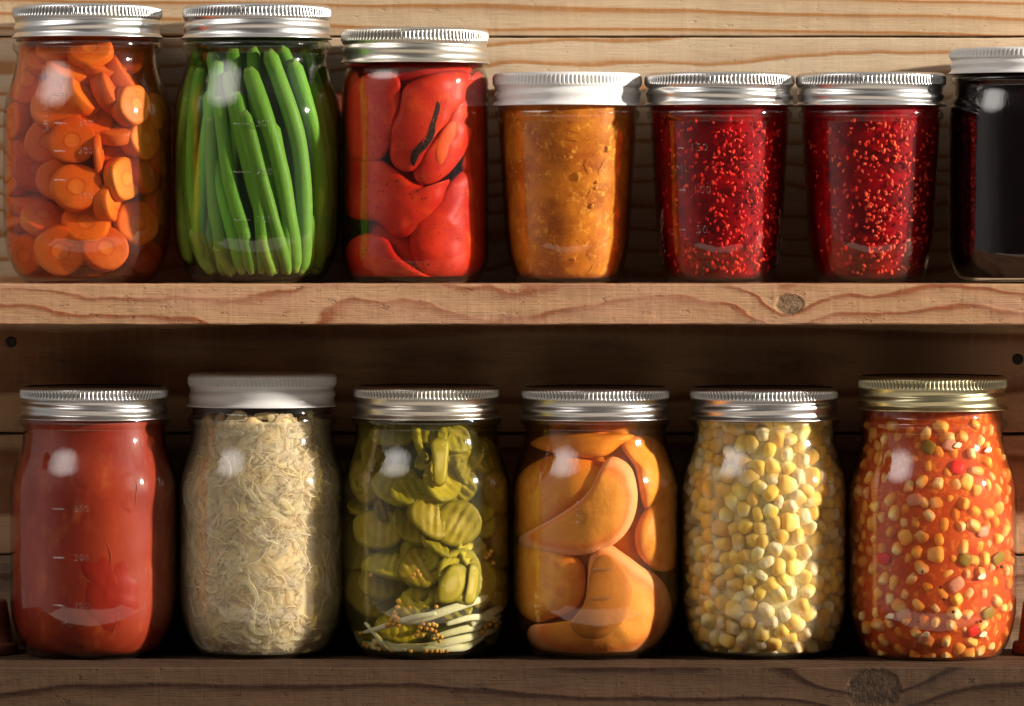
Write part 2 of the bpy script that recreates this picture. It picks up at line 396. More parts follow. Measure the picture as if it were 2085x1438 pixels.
_lid_cache = {}
def lid_band(kind, r, h, sag=0.0, phase=0.0, ridges=112, one_piece=False, mat=None):
    key = (kind, r, h, phase, mat.name)
    if key in _lid_cache: return _lid_cache[key]
    seg = ridges * 6
    T = [(0.00, -9), (0.0, -6), (0.012, -4.2), (0.035, -1.6), (0.065, -0.2), (0.085, 0.3), (0.10, .5), (0.14, .7), (0.20, .7), (0.26, .7), (0.32, .6), (0.35, .3),
         (0.38, -.6), (0.405, -1.6), (0.43, -2.6), (0.46, -3.6), (0.49, -4.2), (0.52, -4.1), (0.55, -3.2), (0.58, -2.0), (0.62, -1.0), (0.66, -.6), (0.70, -.9), (0.74, -1.8),
         (0.78, -2.8), (0.82, -3.1), (0.86, -2.6), (0.89, -1.4), (0.92, 0.2), (0.945, 2.2), (0.965, 3.6), (0.985, 3.8), (1.0, 2.6), (1.0, 0.0), (0.97, -3.5), (0.8, -5.5), (0.3, -5.5)]
    v = []; f = []
    zs = []
    for (t, d) in T:
        for i in range(seg):
            a = 2 * PI * i / seg
            rr = r + d; z = h * (1 - t)
            if 0.09 < t < 0.36:
                w = sstep(0.09, 0.13, t) * (1 - sstep(0.31, 0.36, t))
                rr += w * (2.1 * math.cos(a * ridges) - 1.0)
            if 0.40 < t < 0.88:                                # helical thread
                w = sstep(0.40, 0.5, t) * (1 - sstep(0.80, 0.88, t))
                z += w * h * 0.065 * math.sin(a + phase)
            # tiny hand-bent waviness of the sheet metal
            rr += 0.35 * math.sin(a * 3 + phase * 2 + t * 3)
            v.append((rr * math.sin(a), -rr * math.cos(a), z))
    n = len(T)
    for j in range(n - 1):
        for i in range(seg):
            k = (i + 1) % seg
            f.append((j * seg + i, (j + 1) * seg + i, (j + 1) * seg + k, j * seg + k))
    if one_piece:
        b = len(v)
        rings = [(r - 9, h), (r - 30, h + .5), (2, h + .5)]
        for (q, z) in rings:
            for i in range(seg):
                a = 2 * PI * i / seg; v.append((q * math.sin(a), -q * math.cos(a), z))
        rr_ = [0] + [b // seg + j for j in range(3)]
        for j0, j1 in zip(rr_, rr_[1:]):
            for i in range(seg):
                k = (i + 1) % seg; f.append((j1 * seg + i, j0 * seg + i, j0 * seg + k, j1 * seg + k))
        f.append(tuple((rr_[-1]) * seg + i for i in range(seg)))
    me = bpy.data.meshes.new(kind)
    me.from_pydata([(a * S, b_ * S, c * S) for (a, b_, c) in v], [], f)
    me.materials.append(mat); me.polygons.foreach_set('use_smooth', [True] * len(me.polygons)); me.update()
    _lid_cache[key] = me; return me

class Jar: pass
def make_jar(name, cat, label, c, base_py, prof, lid_top, lid_bot, lid_r, lid_mat, depth=0.0, one_piece=False, phase=0.0,
             glass_top=None, liq=None, group='preserving jars on the shelf boards', liq_top=None):
    j = Jar(); j.c = c; j.base = base_py; j.prof = prof; j.depth = depth
    j.e = empty(name, WX(c), depth, WZ(base_py)); tag(j.e, label, cat, group)
    top = glass_top if glass_top else (base_py - lid_top) - 9
    outer = [(z, r) for (z, r) in prof if z <= top]
    thick = 1.8
    inner = [(8 + 0.0, interp(prof, 14) - 22), (9.5, interp(prof, 14) - 9)]
    inner += [(z, interp(prof, z) - thick - 3 * (1 - sstep(10, 60, z))) for z in [16, 22, 30, 40, 55, 70, 90, 120, 160, 200, 250, 300, 330, 345, 360, 375, 390, 405, 420, 435, 450, 465, 480, 500, 540] if z <= top - 3]
    # keep the bore smooth where the bead bulges outwards
    inner = [(z, min(r, interp(prof, min(z, j_neck(prof))) - thick) if z > j_neck(prof) else r) for z, r in inner]
    j.inner = inner
    seg = 128
    punt = [(5, 10), (4.5, 60), (3.5, 80), (1.5, prof[0][1] - 9), (0, prof[0][1] - 4)]
    vo, fo = lathe(punt + outer, seg, close_bot=False)
    vi, fi = lathe([(7.8, 12), (7.6, inner[0][1] - 20)] + inner + [(top - 1, inner[-1][1])], seg)
    b = len(vo)
    fi = [tuple(reversed([i + b for i in q])) for q in fi]
    no = len(punt + outer); ni = len(inner) + 3
    rim = []
    for i in range(seg):
        k = (i + 1) % seg
        rim.append(((no - 1) * seg + i, (no - 1) * seg + k, b + (ni - 1) * seg + k, b + (ni - 1) * seg + i))
    mobj('glass_body', vo + vi, fo + fi + rim, [M_GLASS, M_INNER], j.e, midx=[0] * len(fo) + [1] * len(fi) + [0] * len(rim))
    h = lid_bot - lid_top
    zl = base_py - lid_bot
    me = lid_band('lid' if one_piece else 'screw_band', lid_r, h, phase=phase, one_piece=one_piece, mat=lid_mat)
    o = bpy.data.objects.new('lid' if one_piece else 'screw_band', me); COL.objects.link(o); o.parent = j.e
    o.location = (0, 0, zl * S)
    if not one_piece:
        vd, fd = lathe([(h - 8, lid_r - 7), (h - 3, lid_r - 8), (h - 2.5, lid_r - 12), (h - 3.5, lid_r - 18), (h - 2.2, lid_r - 24), (h - 2, 2)], 96, close_top=True)
        mobj('lid_disc', vd, fd, M_DISC, j.e, loc=(0, 0, zl))
    if liq:
        m = liquid(name + '_liquid', *liq)
        lt = liq_top if liq_top else top - 6
        pr = [(8.6, 8), (8.6, inner[0][1] - 1)] + [(z + .4, r - 0.7) for z, r in inner if z < lt] + [(lt, interp(inner, lt) - .7), (lt, 4)]
        vl, fl = lathe(pr, 96, close_top=True, close_bot=True)
        mobj('liquid', vl, fl, m, j.e)
    return j
def j_neck(prof):
    return {id(PINT): 458, id(HALF): 322, id(STRAIGHT): 447, id(LAST): 395}[id(prof)]

def rin(j, z): return interp(j.inner, z)

def core(j, name, mat, shrink, z0, z1, wob=0.0, seed=0, wave=0.0, label=None):
    """a solid mass of content standing inside the jar"""
    pr = []
    zs = [z0, z0 + 1, z0 + 5, z0 + 12] + [z0 + 12 + (z1 - z0 - 16) * i / 40 for i in range(1, 41)] + [z1 - 1, z1]
    for z in zs:
        r = rin(j, z) - shrink
        e = min(z - z0, z1 - z); r -= 10 * (1 - min(1, max(0, e) / 12)) ** 2
        pr.append((z, r))
    pr = [(z0, 5)] + pr + [(z1 + 1, 5)]
    def rf(z, r, a):
        return r + wob * mn.noise(Vector((math.sin(a) * 2.2, math.cos(a) * 2.2 + seed, z * .018))) - abs(wob)
    v, f = lathe(pr, 128, True, True, rf)
    if wave:
        v = [(a, b, c + (wave * mn.noise(Vector((a * .03, b * .03, seed))) if c > z1 - 30 else 0)) for a, b, c in v]
    mb = MB(); mb.add(v, f); return mb.build(name, mat, j.e, label)

def sphere_mesh(seg=14, rings=9, p=2.0):
    v = [(0, 0, 1.0)]
    for i in range(1, rings):
        ph = PI * i / rings
        for k in range(seg):
            a = 2 * PI * k / seg
            x, y, z = math.sin(ph) * math.cos(a), math.sin(ph) * math.sin(a), math.cos(ph)
            q = (abs(x) ** p + abs(y) ** p + abs(z) ** p) ** (1 / p)
            v.append((x / q, y / q, z / q))
    v.append((0, 0, -1.0)); f = []
    for k in range(seg): f.append((0, 1 + k, 1 + (k + 1) % seg))
    for i in range(rings - 2):
        for k in range(seg):
            a = 1 + i * seg + k; b = 1 + i * seg + (k + 1) % seg
            f.append((a, a + seg, b + seg, b))
    L = len(v) - 1; o = 1 + (rings - 2) * seg
    for k in range(seg): f.append((L, o + (k + 1) % seg, o + k))
    return v, f

def seat(j, verts, gap=1.0, extra=0.0):
    """push a piece towards the camera until it touches the inside of the glass, then back by extra"""
    vs = []
    for (x, y, z) in verts:
        r = rin(j, z) - gap
        if abs(x) > r * 0.985: x = math.copysign(r * 0.985, x)
        vs.append((x, y, z, r))
    sh = max(-math.sqrt(max(0, r * r - x * x)) - y for (x, y, z, r) in vs) + extra
    return [(x, y + sh, max(z, 14)) for (x, y, z, r) in vs]

def rot(verts, e):
    m = e if isinstance(e, Matrix) else Matrix.Rotation(e[2], 3, 'Z') @ Matrix.Rotation(e[1], 3, 'Y') @ Matrix.Rotation(e[0], 3, 'X')
    return [tuple(m @ Vector(v)) for v in verts]

def catmull(pts, n=6, closed=True):
    out = []; L = len(pts)
    rng = range(L) if closed else range(L - 1)
    for i in rng:
        if closed: p0, p1, p2, p3 = (pts[(i + k - 1) % L] for k in range(4))
        else: p0, p1, p2, p3 = (pts[min(L - 1, max(0, i + k - 1))] for k in range(4))
        for k in range(n):
            t = k / n; t2 = t * t; t3 = t2 * t
            out.append(tuple(0.5 * (2 * b + (c - a) * t + (2 * a - 5 * b + 4 * c - d) * t2 + (3 * b - a - 3 * c + d) * t3)
                             for a, b, c, d in zip(p0, p1, p2, p3)))
    if not closed: out.append(tuple(pts[-1]))
    return out

def piece(j, name, outline, mat, depth=0.0, T=16.0, p=3.0, noise_a=2.0, seed=0, label=None, centre=None, rr=0.5, dish=0.0, tilt=(0, 0)):
    """a solid rounded piece of food whose outline is given in photo pixels; it follows the curve of the glass"""
    loc = [(x - j.c, j.base - y) for (x, y) in outline]
    ol = catmull(loc, 7)
    if centre: cx, cz = centre[0] - j.c, j.base - centre[1]
    else: cx = sum(q[0] for q in ol) / len(ol); cz = sum(q[1] for q in ol) / len(ol)
    K = [0, .12, .25, .38, .5, .6, .7, .78, .85, .9, .94, .97, .99, 1.0]
    n = len(ol); v = []; tt = []; f = []
    def surf(x, z):
        r = max(30, rin(j, max(14, z)) - 1.5)
        xx = max(-r * .985, min(r * .985, x))
        return xx, -math.sqrt(r * r - xx * xx)
    for side in (1, -1):
        for s in K:
            if side < 0 and s == 1.0: continue
            for (ox, oz) in ol:
                x = cx + (ox - cx) * s; z = cz + (oz - cz) * s
                h = T * (max(0, 1 - s ** p)) ** 0.5
                h -= dish * max(0, 1 - (s / .8) ** 2) if side > 0 else 0
                nn = noise_a * mn.noise(Vector((x * .03 + seed, z * .03, side * 3.1 + seed)))
                xx, yb = surf(x, z)
                y = yb + T + depth - side * h + nn + tilt[0] * (x - cx) + tilt[1] * (z - cz)
                v.append((xx, max(y, yb + 0.4), max(13.5, z))); tt.append(s)
    m1 = len(K)
    def idx(side, k, i):
        i %= n
        if side > 0: return k * n + i
        if k == m1 - 1: return (m1 - 1) * n + i
        return m1 * n + k * n + i
    for k in range(m1 - 1):
        for i in range(n):
            f.append((idx(1, k, i), idx(1, k, i + 1), idx(1, k + 1, i + 1), idx(1, k + 1, i)))
            f.append((idx(-1, k, i + 1), idx(-1, k, i), idx(-1, k + 1, i), idx(-1, k + 1, i + 1)))
    mb = MB(); mb.add(v, f, tt, rr); return mb.build(name, mat, j.e, label)

def tube_mesh(path, radii, seg=14, flat=1.0, t_end=True):
    """path = list of Vector (px), radii per point"""
    v = []; f = []; tt = []
    n = len(path); up = Vector((0, 1, 0))
    for i, p in enumerate(path):
        d = (path[min(n - 1, i + 1)] - path[max(0, i - 1)]).normalized()
        a = d.cross(up).normalized(); b = a.cross(d).normalized()
        for k in range(seg):
            an = 2 * PI * k / seg
            v.append(tuple(p + a * math.cos(an) * radii[i] + b * math.sin(an) * radii[i] * flat)); tt.append(i / (n - 1))
    for i in range(n - 1):
        for k in range(seg):
            q = (k + 1) % seg
            f.append((i * seg + k, i * seg + q, (i + 1) * seg + q, (i + 1) * seg + k))
    f.append(tuple(range(seg - 1, -1, -1))); f.append(tuple((n - 1) * seg + k for k in range(seg)))
    return v, f, tt

# ---- embossed writing wrapped round the glass
def emboss(j, text, px, py, size, vertical=False):
    cu = bpy.data.curves.new('txt', 'FONT'); cu.body = text; cu.size = size * S; cu.resolution_u = 3
    cu.align_x = 'CENTER'; cu.align_y = 'CENTER'
    cu.extrude = 0.8 * S; cu.bevel_depth = 0.9 * S; cu.bevel_resolution = 1; cu.offset = -0.7 * S; cu.space_character = 1.15
    o = bpy.data.objects.new('txt', cu); COL.objects.link(o)
    bpy.context.view_layer.update()
    me = bpy.data.meshes.new_from_object(o.evaluated_get(bpy.context.evaluated_depsgraph_get()))
    bpy.data.objects.remove(o)
    vs = [(v.co.x / S, v.co.y / S, v.co.z / S) for v in me.vertices]
    fs = [tuple(p.vertices) for p in me.polygons]
    bpy.data.meshes.remove(me)
    out = []
    for (x, y, d) in vs:
        if vertical: x, y = y, -x
        X = x + px - j.c; z = y + j.base - py
        r = interp(j.prof, z) + d * 0.9 + 0.3
        a = math.asin(max(-.99, min(.99, X / r)))
        out.append((r * math.sin(a), -r * math.cos(a), z))
    mb = MB(); mb.add(out, fs); mb.build('embossed_writing', M_EMB, j.e)
def dash(j, x0, x1, py):
    pts = []; n = 10
    for i in range(n + 1):
        X = x0 + (x1 - x0) * i / n - j.c; z = j.base - py
        r = interp(j.prof, z) + 0.6
        pts.append(Vector((X, -math.sqrt(r * r - X * X), z)))
    v, f, t = tube_mesh(pts, [1.2] + [2.2] * (n - 1) + [1.2], 10)
    mb = MB(); mb.add(v, f, t); mb.build('embossed_mark', M_EMB, j.e)
def scale_marks(j, xa, xb, xt, marks, size=20, ml=None):
    for (py, t) in marks:
        if xa is not None: dash(j, xa, xb, py)
        if t: emboss(j, t, xt, py, size)
    if ml: emboss(j, 'ML', ml[0], ml[1], size)

GR = 'preserving jars on the shelf boards'
# ================================================================== 1 carrots
j = make_jar('carrot_jar', 'jar', 'glass jar of sliced orange carrots with silver band, above the tomato jar', 178, 575.5, PINT, 12, 79, 150.5, M_SILVER,
             phase=0.3, liq=((0.92, 0.42, 0.10), 70, 8, (1, .5, .2)))
M_CAR = food('cooked_carrot', (0.66, 0.19, 0.022), (0.58, 0.13, 0.014), 0.02, 0.32, 0.45, (1, .3, .08), 12, bmp=0.35, bscale=0.07,
             tt=[(0.0, (0.74, 0.33, 0.06)), (0.27, (0.70, 0.28, 0.045)), (0.34, (0.46, 0.10, 0.010)), (0.44, (0.66, 0.19, 0.02)), (0.80, (0.64, 0.17, 0.018)), (0.97, (0.48, 0.10, 0.010)), (1.0, (0.56, 0.12, 0.012))], ttm=0.62, vary=0.3)
def carrot_disc(r, t, e, sq=1.0, seed=0, taper=0.0):
    prof = [(-t/2, 0.02), (-t/2, .25*r), (-t/2 - .6, .34*r), (-t/2, .45 * r), (-t/2 + .1, .86*r), (-t/2 + 1.0, .96*r), (-t/2 + 3, r), (0, r * 1.01), (t/2 - 3, r * (1 - taper)), (t/2 - 1.0, .96*r * (1 - taper)), (t/2 - .1, .86*r * (1 - taper)), (t/2, .45*r), (t/2 + .6, .34*r), (t/2, .25*r), (t/2, 0.02)]
    v = []; f = []; tt = []; seg = 30
    for (z, q) in prof:
        for i in range(seg):
            a = 2*PI*i/seg
            w = 1 + 0.05 * mn.noise(Vector((math.cos(a)*1.3, math.sin(a)*1.3, seed)))*2
            v.append((q*w*math.cos(a), q*w*math.sin(a)*sq, z + 2*mn.noise(Vector((q*.03*math.cos(a), q*.03*math.sin(a), seed+5))))); tt.append(min(1, q/r))
    for jn in range(len(prof)-1):
        for i in range(seg):
            k = (i+1) % seg; f.append((jn*seg+i, jn*seg+k, (jn+1)*seg+k, (jn+1)*seg+i))
    return rot(v, e), f, tt
# px, py, r, thick, tilt about x (90 = face on), turn about z, roll, extra depth
CAR = [(60, 300, 45, 30, 92, -12, 0, 4), (165, 382, 54, 28, 85, 8, 0, 0), (130, 365, 48, 26, 88, -6, 0, 10), (232, 190, 50, 36, 62, 70, 0, 4), (252, 160, 58, 38, 55, 75, 10, 10),
       (178, 195, 50, 30, 58, 60, 0, 8), (155, 140, 56, 30, 40, 15, 0, 12), (68, 165, 62, 34, 75, -30, 0, 2), (215, 135, 50, 26, 35, 30, 0, 16), (130, 215, 58, 28, 70, -5, 0, 8),
       (275, 218, 44, 34, 80, 45, 0, 0), (158, 290, 50, 26, 84, 5, 0, 2), (110, 290, 52, 30, 88, -4, 0, 12), (240, 270, 48, 26, 25, 0, 0, 10), (212, 315, 50, 15, 86, 86, 0, 2),
       (290, 285, 46, 36, 85, 55, 0, 8), (258, 366, 45, 28, 84, 52, 0, 0), (232, 412, 46, 34, 88, 66, 0, 4), (296, 350, 50, 30, 80, 65, 0, 10), (60, 405, 52, 28, 30, -10, 0, 8),
       (92, 445, 44, 26, 45, 20, 0, 6), (30, 355, 50, 32, 85, -55, 0, 8), (38, 250, 44, 32, 84, -60, 0, 12), (40, 435, 44, 30, 60, -45, 0, 12), (58, 520, 45, 34, 95, -20, 0, 0),
       (135, 508, 54, 36, 98, -3, 0, 0), (222, 505, 50, 30, 84, 14, 0, 2), (280, 455, 50, 32, 80, 35, 0, 4), (292, 522, 42, 32, 92, 32, 0, 2), (180, 560, 40, 24, 30, 0, 0, 18),
       (95, 555, 40, 24, 20, 0, 0, 20), (240, 555, 40, 24, 20, 0, 0, 22), (185, 455, 50, 26, 70, 0, 0, 22), (190, 245, 50, 26, 60, 20, 0, 24), (100, 125, 44, 26, 45, -10, 0, 14),
       (255, 118, 42, 26, 50, 10, 0, 14), (190, 105, 48, 24, 55, 0, 0, 18), (120, 98, 44, 22, 55, -10, 0, 20), (60, 110, 30, 22, 60, -40, 0, 14), (315, 230, 40, 26, 85, 70, 0, 12),
       (318, 420, 40, 28, 85, 75, 0, 14), (320, 320, 38, 26, 85, 75, 0, 18), (30, 500, 36, 26, 85, -60, 0, 16), (250, 330, 46, 26, 70, 10, 0, 26), (75, 350, 46, 26, 70, 10, 0, 28)]
for i, (px, py, r, t, tx, tz, ty, ex) in enumerate(CAR):
    v, f, tt = carrot_disc(r, t, (math.radians(tx), math.radians(ty), math.radians(tz)), sq=random.uniform(.9, 1.0), seed=i*1.7, taper=random.uniform(0, .1))
    v = [(a + px - j.c, b, c + j.base - py) for a, b, c in v]
    v = seat(j, v, 1.0, ex)
    mb = MB(); mb.add(v, f, tt, random.random()); mb.build('carrot_slice', M_CAR, j.e)
mb = MB()
for i in range(34):
    a = random.uniform(0, 2*PI); q = random.uniform(0, 85); z = random.uniform(50, 500)
    v, f, tt = carrot_disc(random.uniform(42, 54), 30, (random.uniform(0, 3), random.uniform(0, 3), random.uniform(0, 3)), seed=i)
    mb.add([(x + q*math.cos(a), y + q*math.sin(a) + 12, zz + z) for x, y, zz in v], f, tt, random.random())
mb.build('carrot_slices_behind', M_CAR, j.e, 'mass of carrot slices in the middle of the jar')
for (py, t) in ((196, None), (254, None), (310, None), (368, None)):
    dash(j, 122, 150, py)
emboss(j, 'CUPS', 106, 248, 19, vertical=True)
emboss(j, '300', 188, 254, 18); emboss(j, '200', 188, 310, 18); emboss(j, '100', 188, 400, 18)

# ================================================================== 2 green beans
j = make_jar('green_bean_jar', 'jar', 'glass jar of whole green beans standing upright, silver band', 523, 575.5, PINT, 12, 81, 150, M_SILVER,
             phase=1.2, liq=((0.50, 0.66, 0.20), 50, 3, (.7, 1, .5)))
M_BEAN = food('cooked_green_bean', (0.16, 0.33, 0.036), (0.12, 0.27, 0.028), 0.02, 0.32, 0.3, (.5, 1, .2), 10, bmp=0.3, bscale=0.12, stretch=(1, 1, .25), c4=((0.26, 0.36, 0.10), 0.10, 0.68),
              tt=[(0.0, (0.30, 0.42, 0.10)), (0.03, (0.12, 0.30, 0.03)), (0.9, (0.12, 0.30, 0.03)), (1.0, (0.36, 0.42, 0.12))], ttm=0.5, vary=0.5)
M_BEANO = food('pale_green_bean', (0.22, 0.34, 0.05), (0.17, 0.30, 0.04), 0.02, 0.32, 0.3, (.5, 1, .2), 10, bmp=0.15, bscale=0.12, vary=0.3)
BEANS = [([(600,128),(650,310),(650,500),(640,555)],17,2), ([(552,108),(612,290),(624,480),(612,560)],17.5,2), ([(512,142),(568,310),(598,470),(605,552)],18,3),
         ([(560,255),(588,400),(588,520),(584,558)],15,6), ([(488,190),(530,370),(540,480),(538,560)],15,5), ([(505,230),(545,380),(575,490),(592,556)],13,1),
         ([(452,200),(475,370),(505,480),(520,558)],15,3), ([(470,150),(508,320),(545,460),(565,555)],16,8), ([(432,190),(445,340),(480,470),(500,556)],15,6),
         ([(452,128),(424,330),(414,440),(410,500)],17,4), ([(412,142),(398,330),(412,470),(436,552)],17,6), ([(398,140),(372,320),(376,430),(392,535)],14,3),
         ([(386,200),(366,350),(372,460),(384,530)],12,4), ([(436,240),(442,400),(456,490),(462,560)],15,2), ([(636,168),(664,320),(664,430),(655,540)],15,7),
         ([(655,190),(680,330),(680,430),(668,520)],13,6), ([(620,104),(652,190),(672,300),(676,420)],13,12), ([(575,100),(640,220),(655,330),(664,440)],14,16),
         ([(520,100),(530,260),(560,400),(566,540)],15,18), ([(480,100),(486,260),(470,400),(480,545)],16,14), ([(434,110),(460,260),(430,400),(440,540)],15,18),
         ([(405,110),(384,230),(390,400),(410,530)],14,14), ([(540,480),(548,520),(556,545),(560,566)],10,0), ([(450,500),(462,530),(475,550),(482,564)],12,1), ([(400,470),(412,500),(420,530),(440,556)],12,0),
         ([(630,440),(634,480),(628,530),(618,562)],14,9), ([(375,140),(360,300),(362,400),(372,480)],11,10), ([(660,120),(688,300),(686,400),(678,490)],11,12)]
def bean(j, pts, r, ex, seed):
    path = catmull([(x - j.c, j.base - y) for x, y in pts], 8, closed=False)
    n = len(path); P = []; Rr = []
    for i, (x, z) in enumerate(path):
        t = i / (n - 1)
        q = r * (0.55 + 0.45 * sstep(0, .04, t)) * (1 - 0.55 * sstep(.86, 1, t)) * (1 + .035 * math.sin(t * 22 + seed) + .06*mn.noise(Vector((t * 4, seed, 0))))
        z = max(z, 13 + q)
        R = max(40, rin(j, z) - 1.5 - q)
        xx = max(-R * .985, min(R * .985, x))
        P.append(Vector((xx, -math.sqrt(R * R - xx * xx) + ex, z))); Rr.append(q)
    return tube_mesh(P, Rr, 16)
for i, (pts, r, ex) in enumerate(BEANS):
    v, f, tt = bean(j, pts, r * .95, ex * 1.6, i * 2.3)
    mb = MB(); mb.add(v, f, tt, random.random()); mb.build('green_bean', M_BEANO if i in (11, 23, 24, 22) else M_BEAN, j.e)
mb = MB()
for i in range(46):
    a = random.uniform(-.3, PI + .3); q = random.uniform(20, 130)
    x0 = q * math.cos(a); y0 = q * math.sin(a) - 5
    P = [Vector((x0 * .93 + random.uniform(-12, 12) + 10 * math.sin(k * .3 + i), y0 * .9, 30 + k * 51)) for k in range(10)]
    P = [Vector((p.x * min(1, (rin(j, p.z) - 22) / max(1, math.hypot(p.x, p.y))), p.y * min(1, (rin(j, p.z) - 22) / max(1, math.hypot(p.x, p.y))), p.z)) for p in P]
    v, f, tt = tube_mesh(P, [14 + 1.5 * math.sin(k + i) for k in range(10)], 12)
    mb.add(v, f, tt, random.random())
mb.build('green_beans_behind', M_BEAN, j.e, 'bundle of green beans in the middle and back of the jar')
scale_marks(j, 482, 518, 546, [(255, '300'), (352, '200'), (448, '100')], 20, (508, 488))

# ================================================================== 3 roasted red peppers
j = make_jar('red_pepper_jar', 'jar', 'straight-sided glass jar of roasted red peppers with charred specks, champagne band', 845, 576, STRAIGHT, 60, 131, 149, M_WARM,
             phase=2.2, liq=((0.75, 0.10, 0.04), 70))
M_PEP = food('roasted_pepper', (0.44, 0.018, 0.010), (0.60, 0.045, 0.014), 0.010, 0.28, 0.35, (1, .15, .08), 14, c3=(0.66, 0.09, 0.016), c3t=(0.52, 0.80), bmp=0.3, bscale=0.03, c4=((0.04, 0.012, 0.008), 0.16, 0.63))
M_PEPO = food('pepper_inside', (0.72, 0.13, 0.02), (0.66, 0.07, 0.015), 0.012, 0.35, 0.35, (1, .3, .08), 14, bmp=0.15, bscale=0.1, stretch=(1, 1, .2))
M_CHAR = food('char', (0.012, 0.008, 0.006), (0.05, 0.02, 0.012), 0.2, 0.5, 0.0, bmp=0.6)
PEPS = [([(720,172),(770,150),(812,158),(818,200),(806,262),(786,318),(748,332),(712,312),(702,240)], 16, 6, 1, 0),
        ([(826,182),(866,158),(930,146),(962,158),(958,200),(930,236),(890,282),(852,344),(818,348),(797,322),(798,262),(816,222)], 18, 5, 0, 0),
        ([(936,196),(966,150),(984,160),(980,230),(962,290),(934,332),(906,362),(872,378),(848,366),(846,336),(872,300),(902,262)], 16, 4, 3, 0),
        ([(962,180),(988,158),(996,240),(994,340),(976,372),(950,366),(940,330),(962,270)], 16, 4, 12, 0),
        ([(704,330),(748,306),(800,340),(846,372),(888,384),(916,366),(908,404),(880,446),(846,478),(806,482),(768,452),(724,446),(702,420)], 20, 5, 8, 0),
        ([(916,372),(950,340),(990,312),(997,400),(994,500),(975,552),(930,570),(880,566),(846,530),(836,480),(856,440),(892,406)], 20, 5, 10, 0),
        ([(706,500),(744,476),(788,484),(812,520),(850,548),(888,572),(800,574),(730,573),(704,548)], 18, 5, 4, 0),
        ([(704,150),(730,150),(742,220),(736,300),(742,380),(726,440),(702,420),(697,300)], 14, 4, 20, 1),
        ([(770,450),(846,470),(860,520),(850,570),(790,560),(760,500)], 16, 4, 34, 1),
        ([(760,130),(850,128),(940,128),(960,150),(900,170),(800,170),(740,155)], 16, 4, 26, 0)]
for i, (ol, T, p, d, mk) in enumerate(PEPS):
    piece(j, 'pepper_piece', ol, M_PEPO if mk else M_PEP, d * 1.3, T, p, 5.0, i * 3.3)
piece(j, 'pepper_piece', [(905,262),(930,240),(936,262),(918,310),(898,340),(886,320),(890,290)], M_PEPO, 1.0, 8, 4, 1.0, 5, label='orange inner edge of the cut pepper')
for ol in ([(893,206),(900,216),(895,240),(890,258),(886,280),(874,300),(862,312),(852,318),(846,340),(839,330),(842,312),(856,298),(868,280),(878,258),(884,236),(890,226)],):
    piece(j, 'char_streak', ol, M_CHAR, -0.5, 3.2, 4, 1.0, 2, centre=(874, 272))
core(j, 'pepper_mass', M_PEP, 34, 14, 440, 14, 3, label='mass of red pepper in the middle of the jar')

# ================================================================== 4 apricot jam
j = make_jar('apricot_jam_jar', 'jar', 'half-pint glass jar of amber apricot jam with a white lid', 1155, 575.5, HALF, 150, 217, 150.5, M_WHITE, one_piece=True,
             phase=0.6, liq=((0.95, 0.46, 0.08), 110, 16, (1, .6, .2)))
M_APR = food('apricot_jam', (0.34, 0.095, 0.008), (0.64, 0.27, 0.022), 0.020, 0.3, 0.6, (1, .4, .08), 30, c3=(0.82, 0.46, 0.08), c3t=(0.55, 0.70), bmp=0.3, bscale=0.06, detail=7, wisp=((0.62, 0.32, 0.05), 0.03, 2.0, 0.010))
M_APB = food('apricot_pulp', (0.55, 0.22, 0.015), (0.74, 0.40, 0.05), 0.05, 0.35, 0.5, (1, .5, .1), 12, alpha=(0.8, .12))
core(j, 'apricot_jam', M_APR, 5, 10, 395, 3, 9)
sv, sf = sphere_mesh(10, 7)
def specks(j, n, size, ymin, ymax, mat, name, behind_label, depth=(0, 22), nparts=100, aspect=(1, .6, .5), xlim=0.97, szvar=0.4, dens=None):
    items = []
    tries = 0
    while len(items) < n and tries < n * 30:
        tries += 1
        z = random.uniform(j.base - ymax, j.base - ymin); R = rin(j, z) - 2
        x = random.uniform(-xlim, xlim) * R
        if dens and random.random() > dens(x, z): continue
        d = depth[0] + (depth[1] - depth[0]) * random.random() ** 1.3
        q = size * random.uniform(1 - szvar, 1 + szvar)
        Rr = R - d - q
        if abs(x) > Rr * .985: continue
        y = -math.sqrt(Rr * Rr - x * x)
        v = rot([(a * q * aspect[0], b * q * aspect[1], c * q * aspect[2]) for a, b, c in sv], (random.uniform(0, 6), random.uniform(0, 6), random.uniform(0, 6)))
        items.append((d - q * .5, [(a + x, b + y, max(13, c + z)) for a, b, c in v]))
    items.sort(key=lambda t: t[0])
    for d, v in items[:nparts]:
        mb = MB(); mb.add(v, sf, None, random.random()); mb.build(name, mat, j.e)
    mb = MB()
    for d, v in items[nparts:]: mb.add(v, sf, None, random.random())
    if mb.v: mb.build(name, mat, j.e, behind_label, kind='stuff')
for i in range(9):
    px = j.c + random.uniform(-100, 105); py = random.uniform(255, 545); q = random.uniform(3, 9)
    piece(j, 'fruit_pulp', [(px + q * random.uniform(.5, 1.3) * math.cos(k * PI / 4), py + q * random.uniform(.5, 1.3) * math.sin(k * PI / 4)) for k in range(8)], M_APB, random.uniform(0, 4), 4, 2, 2, i)
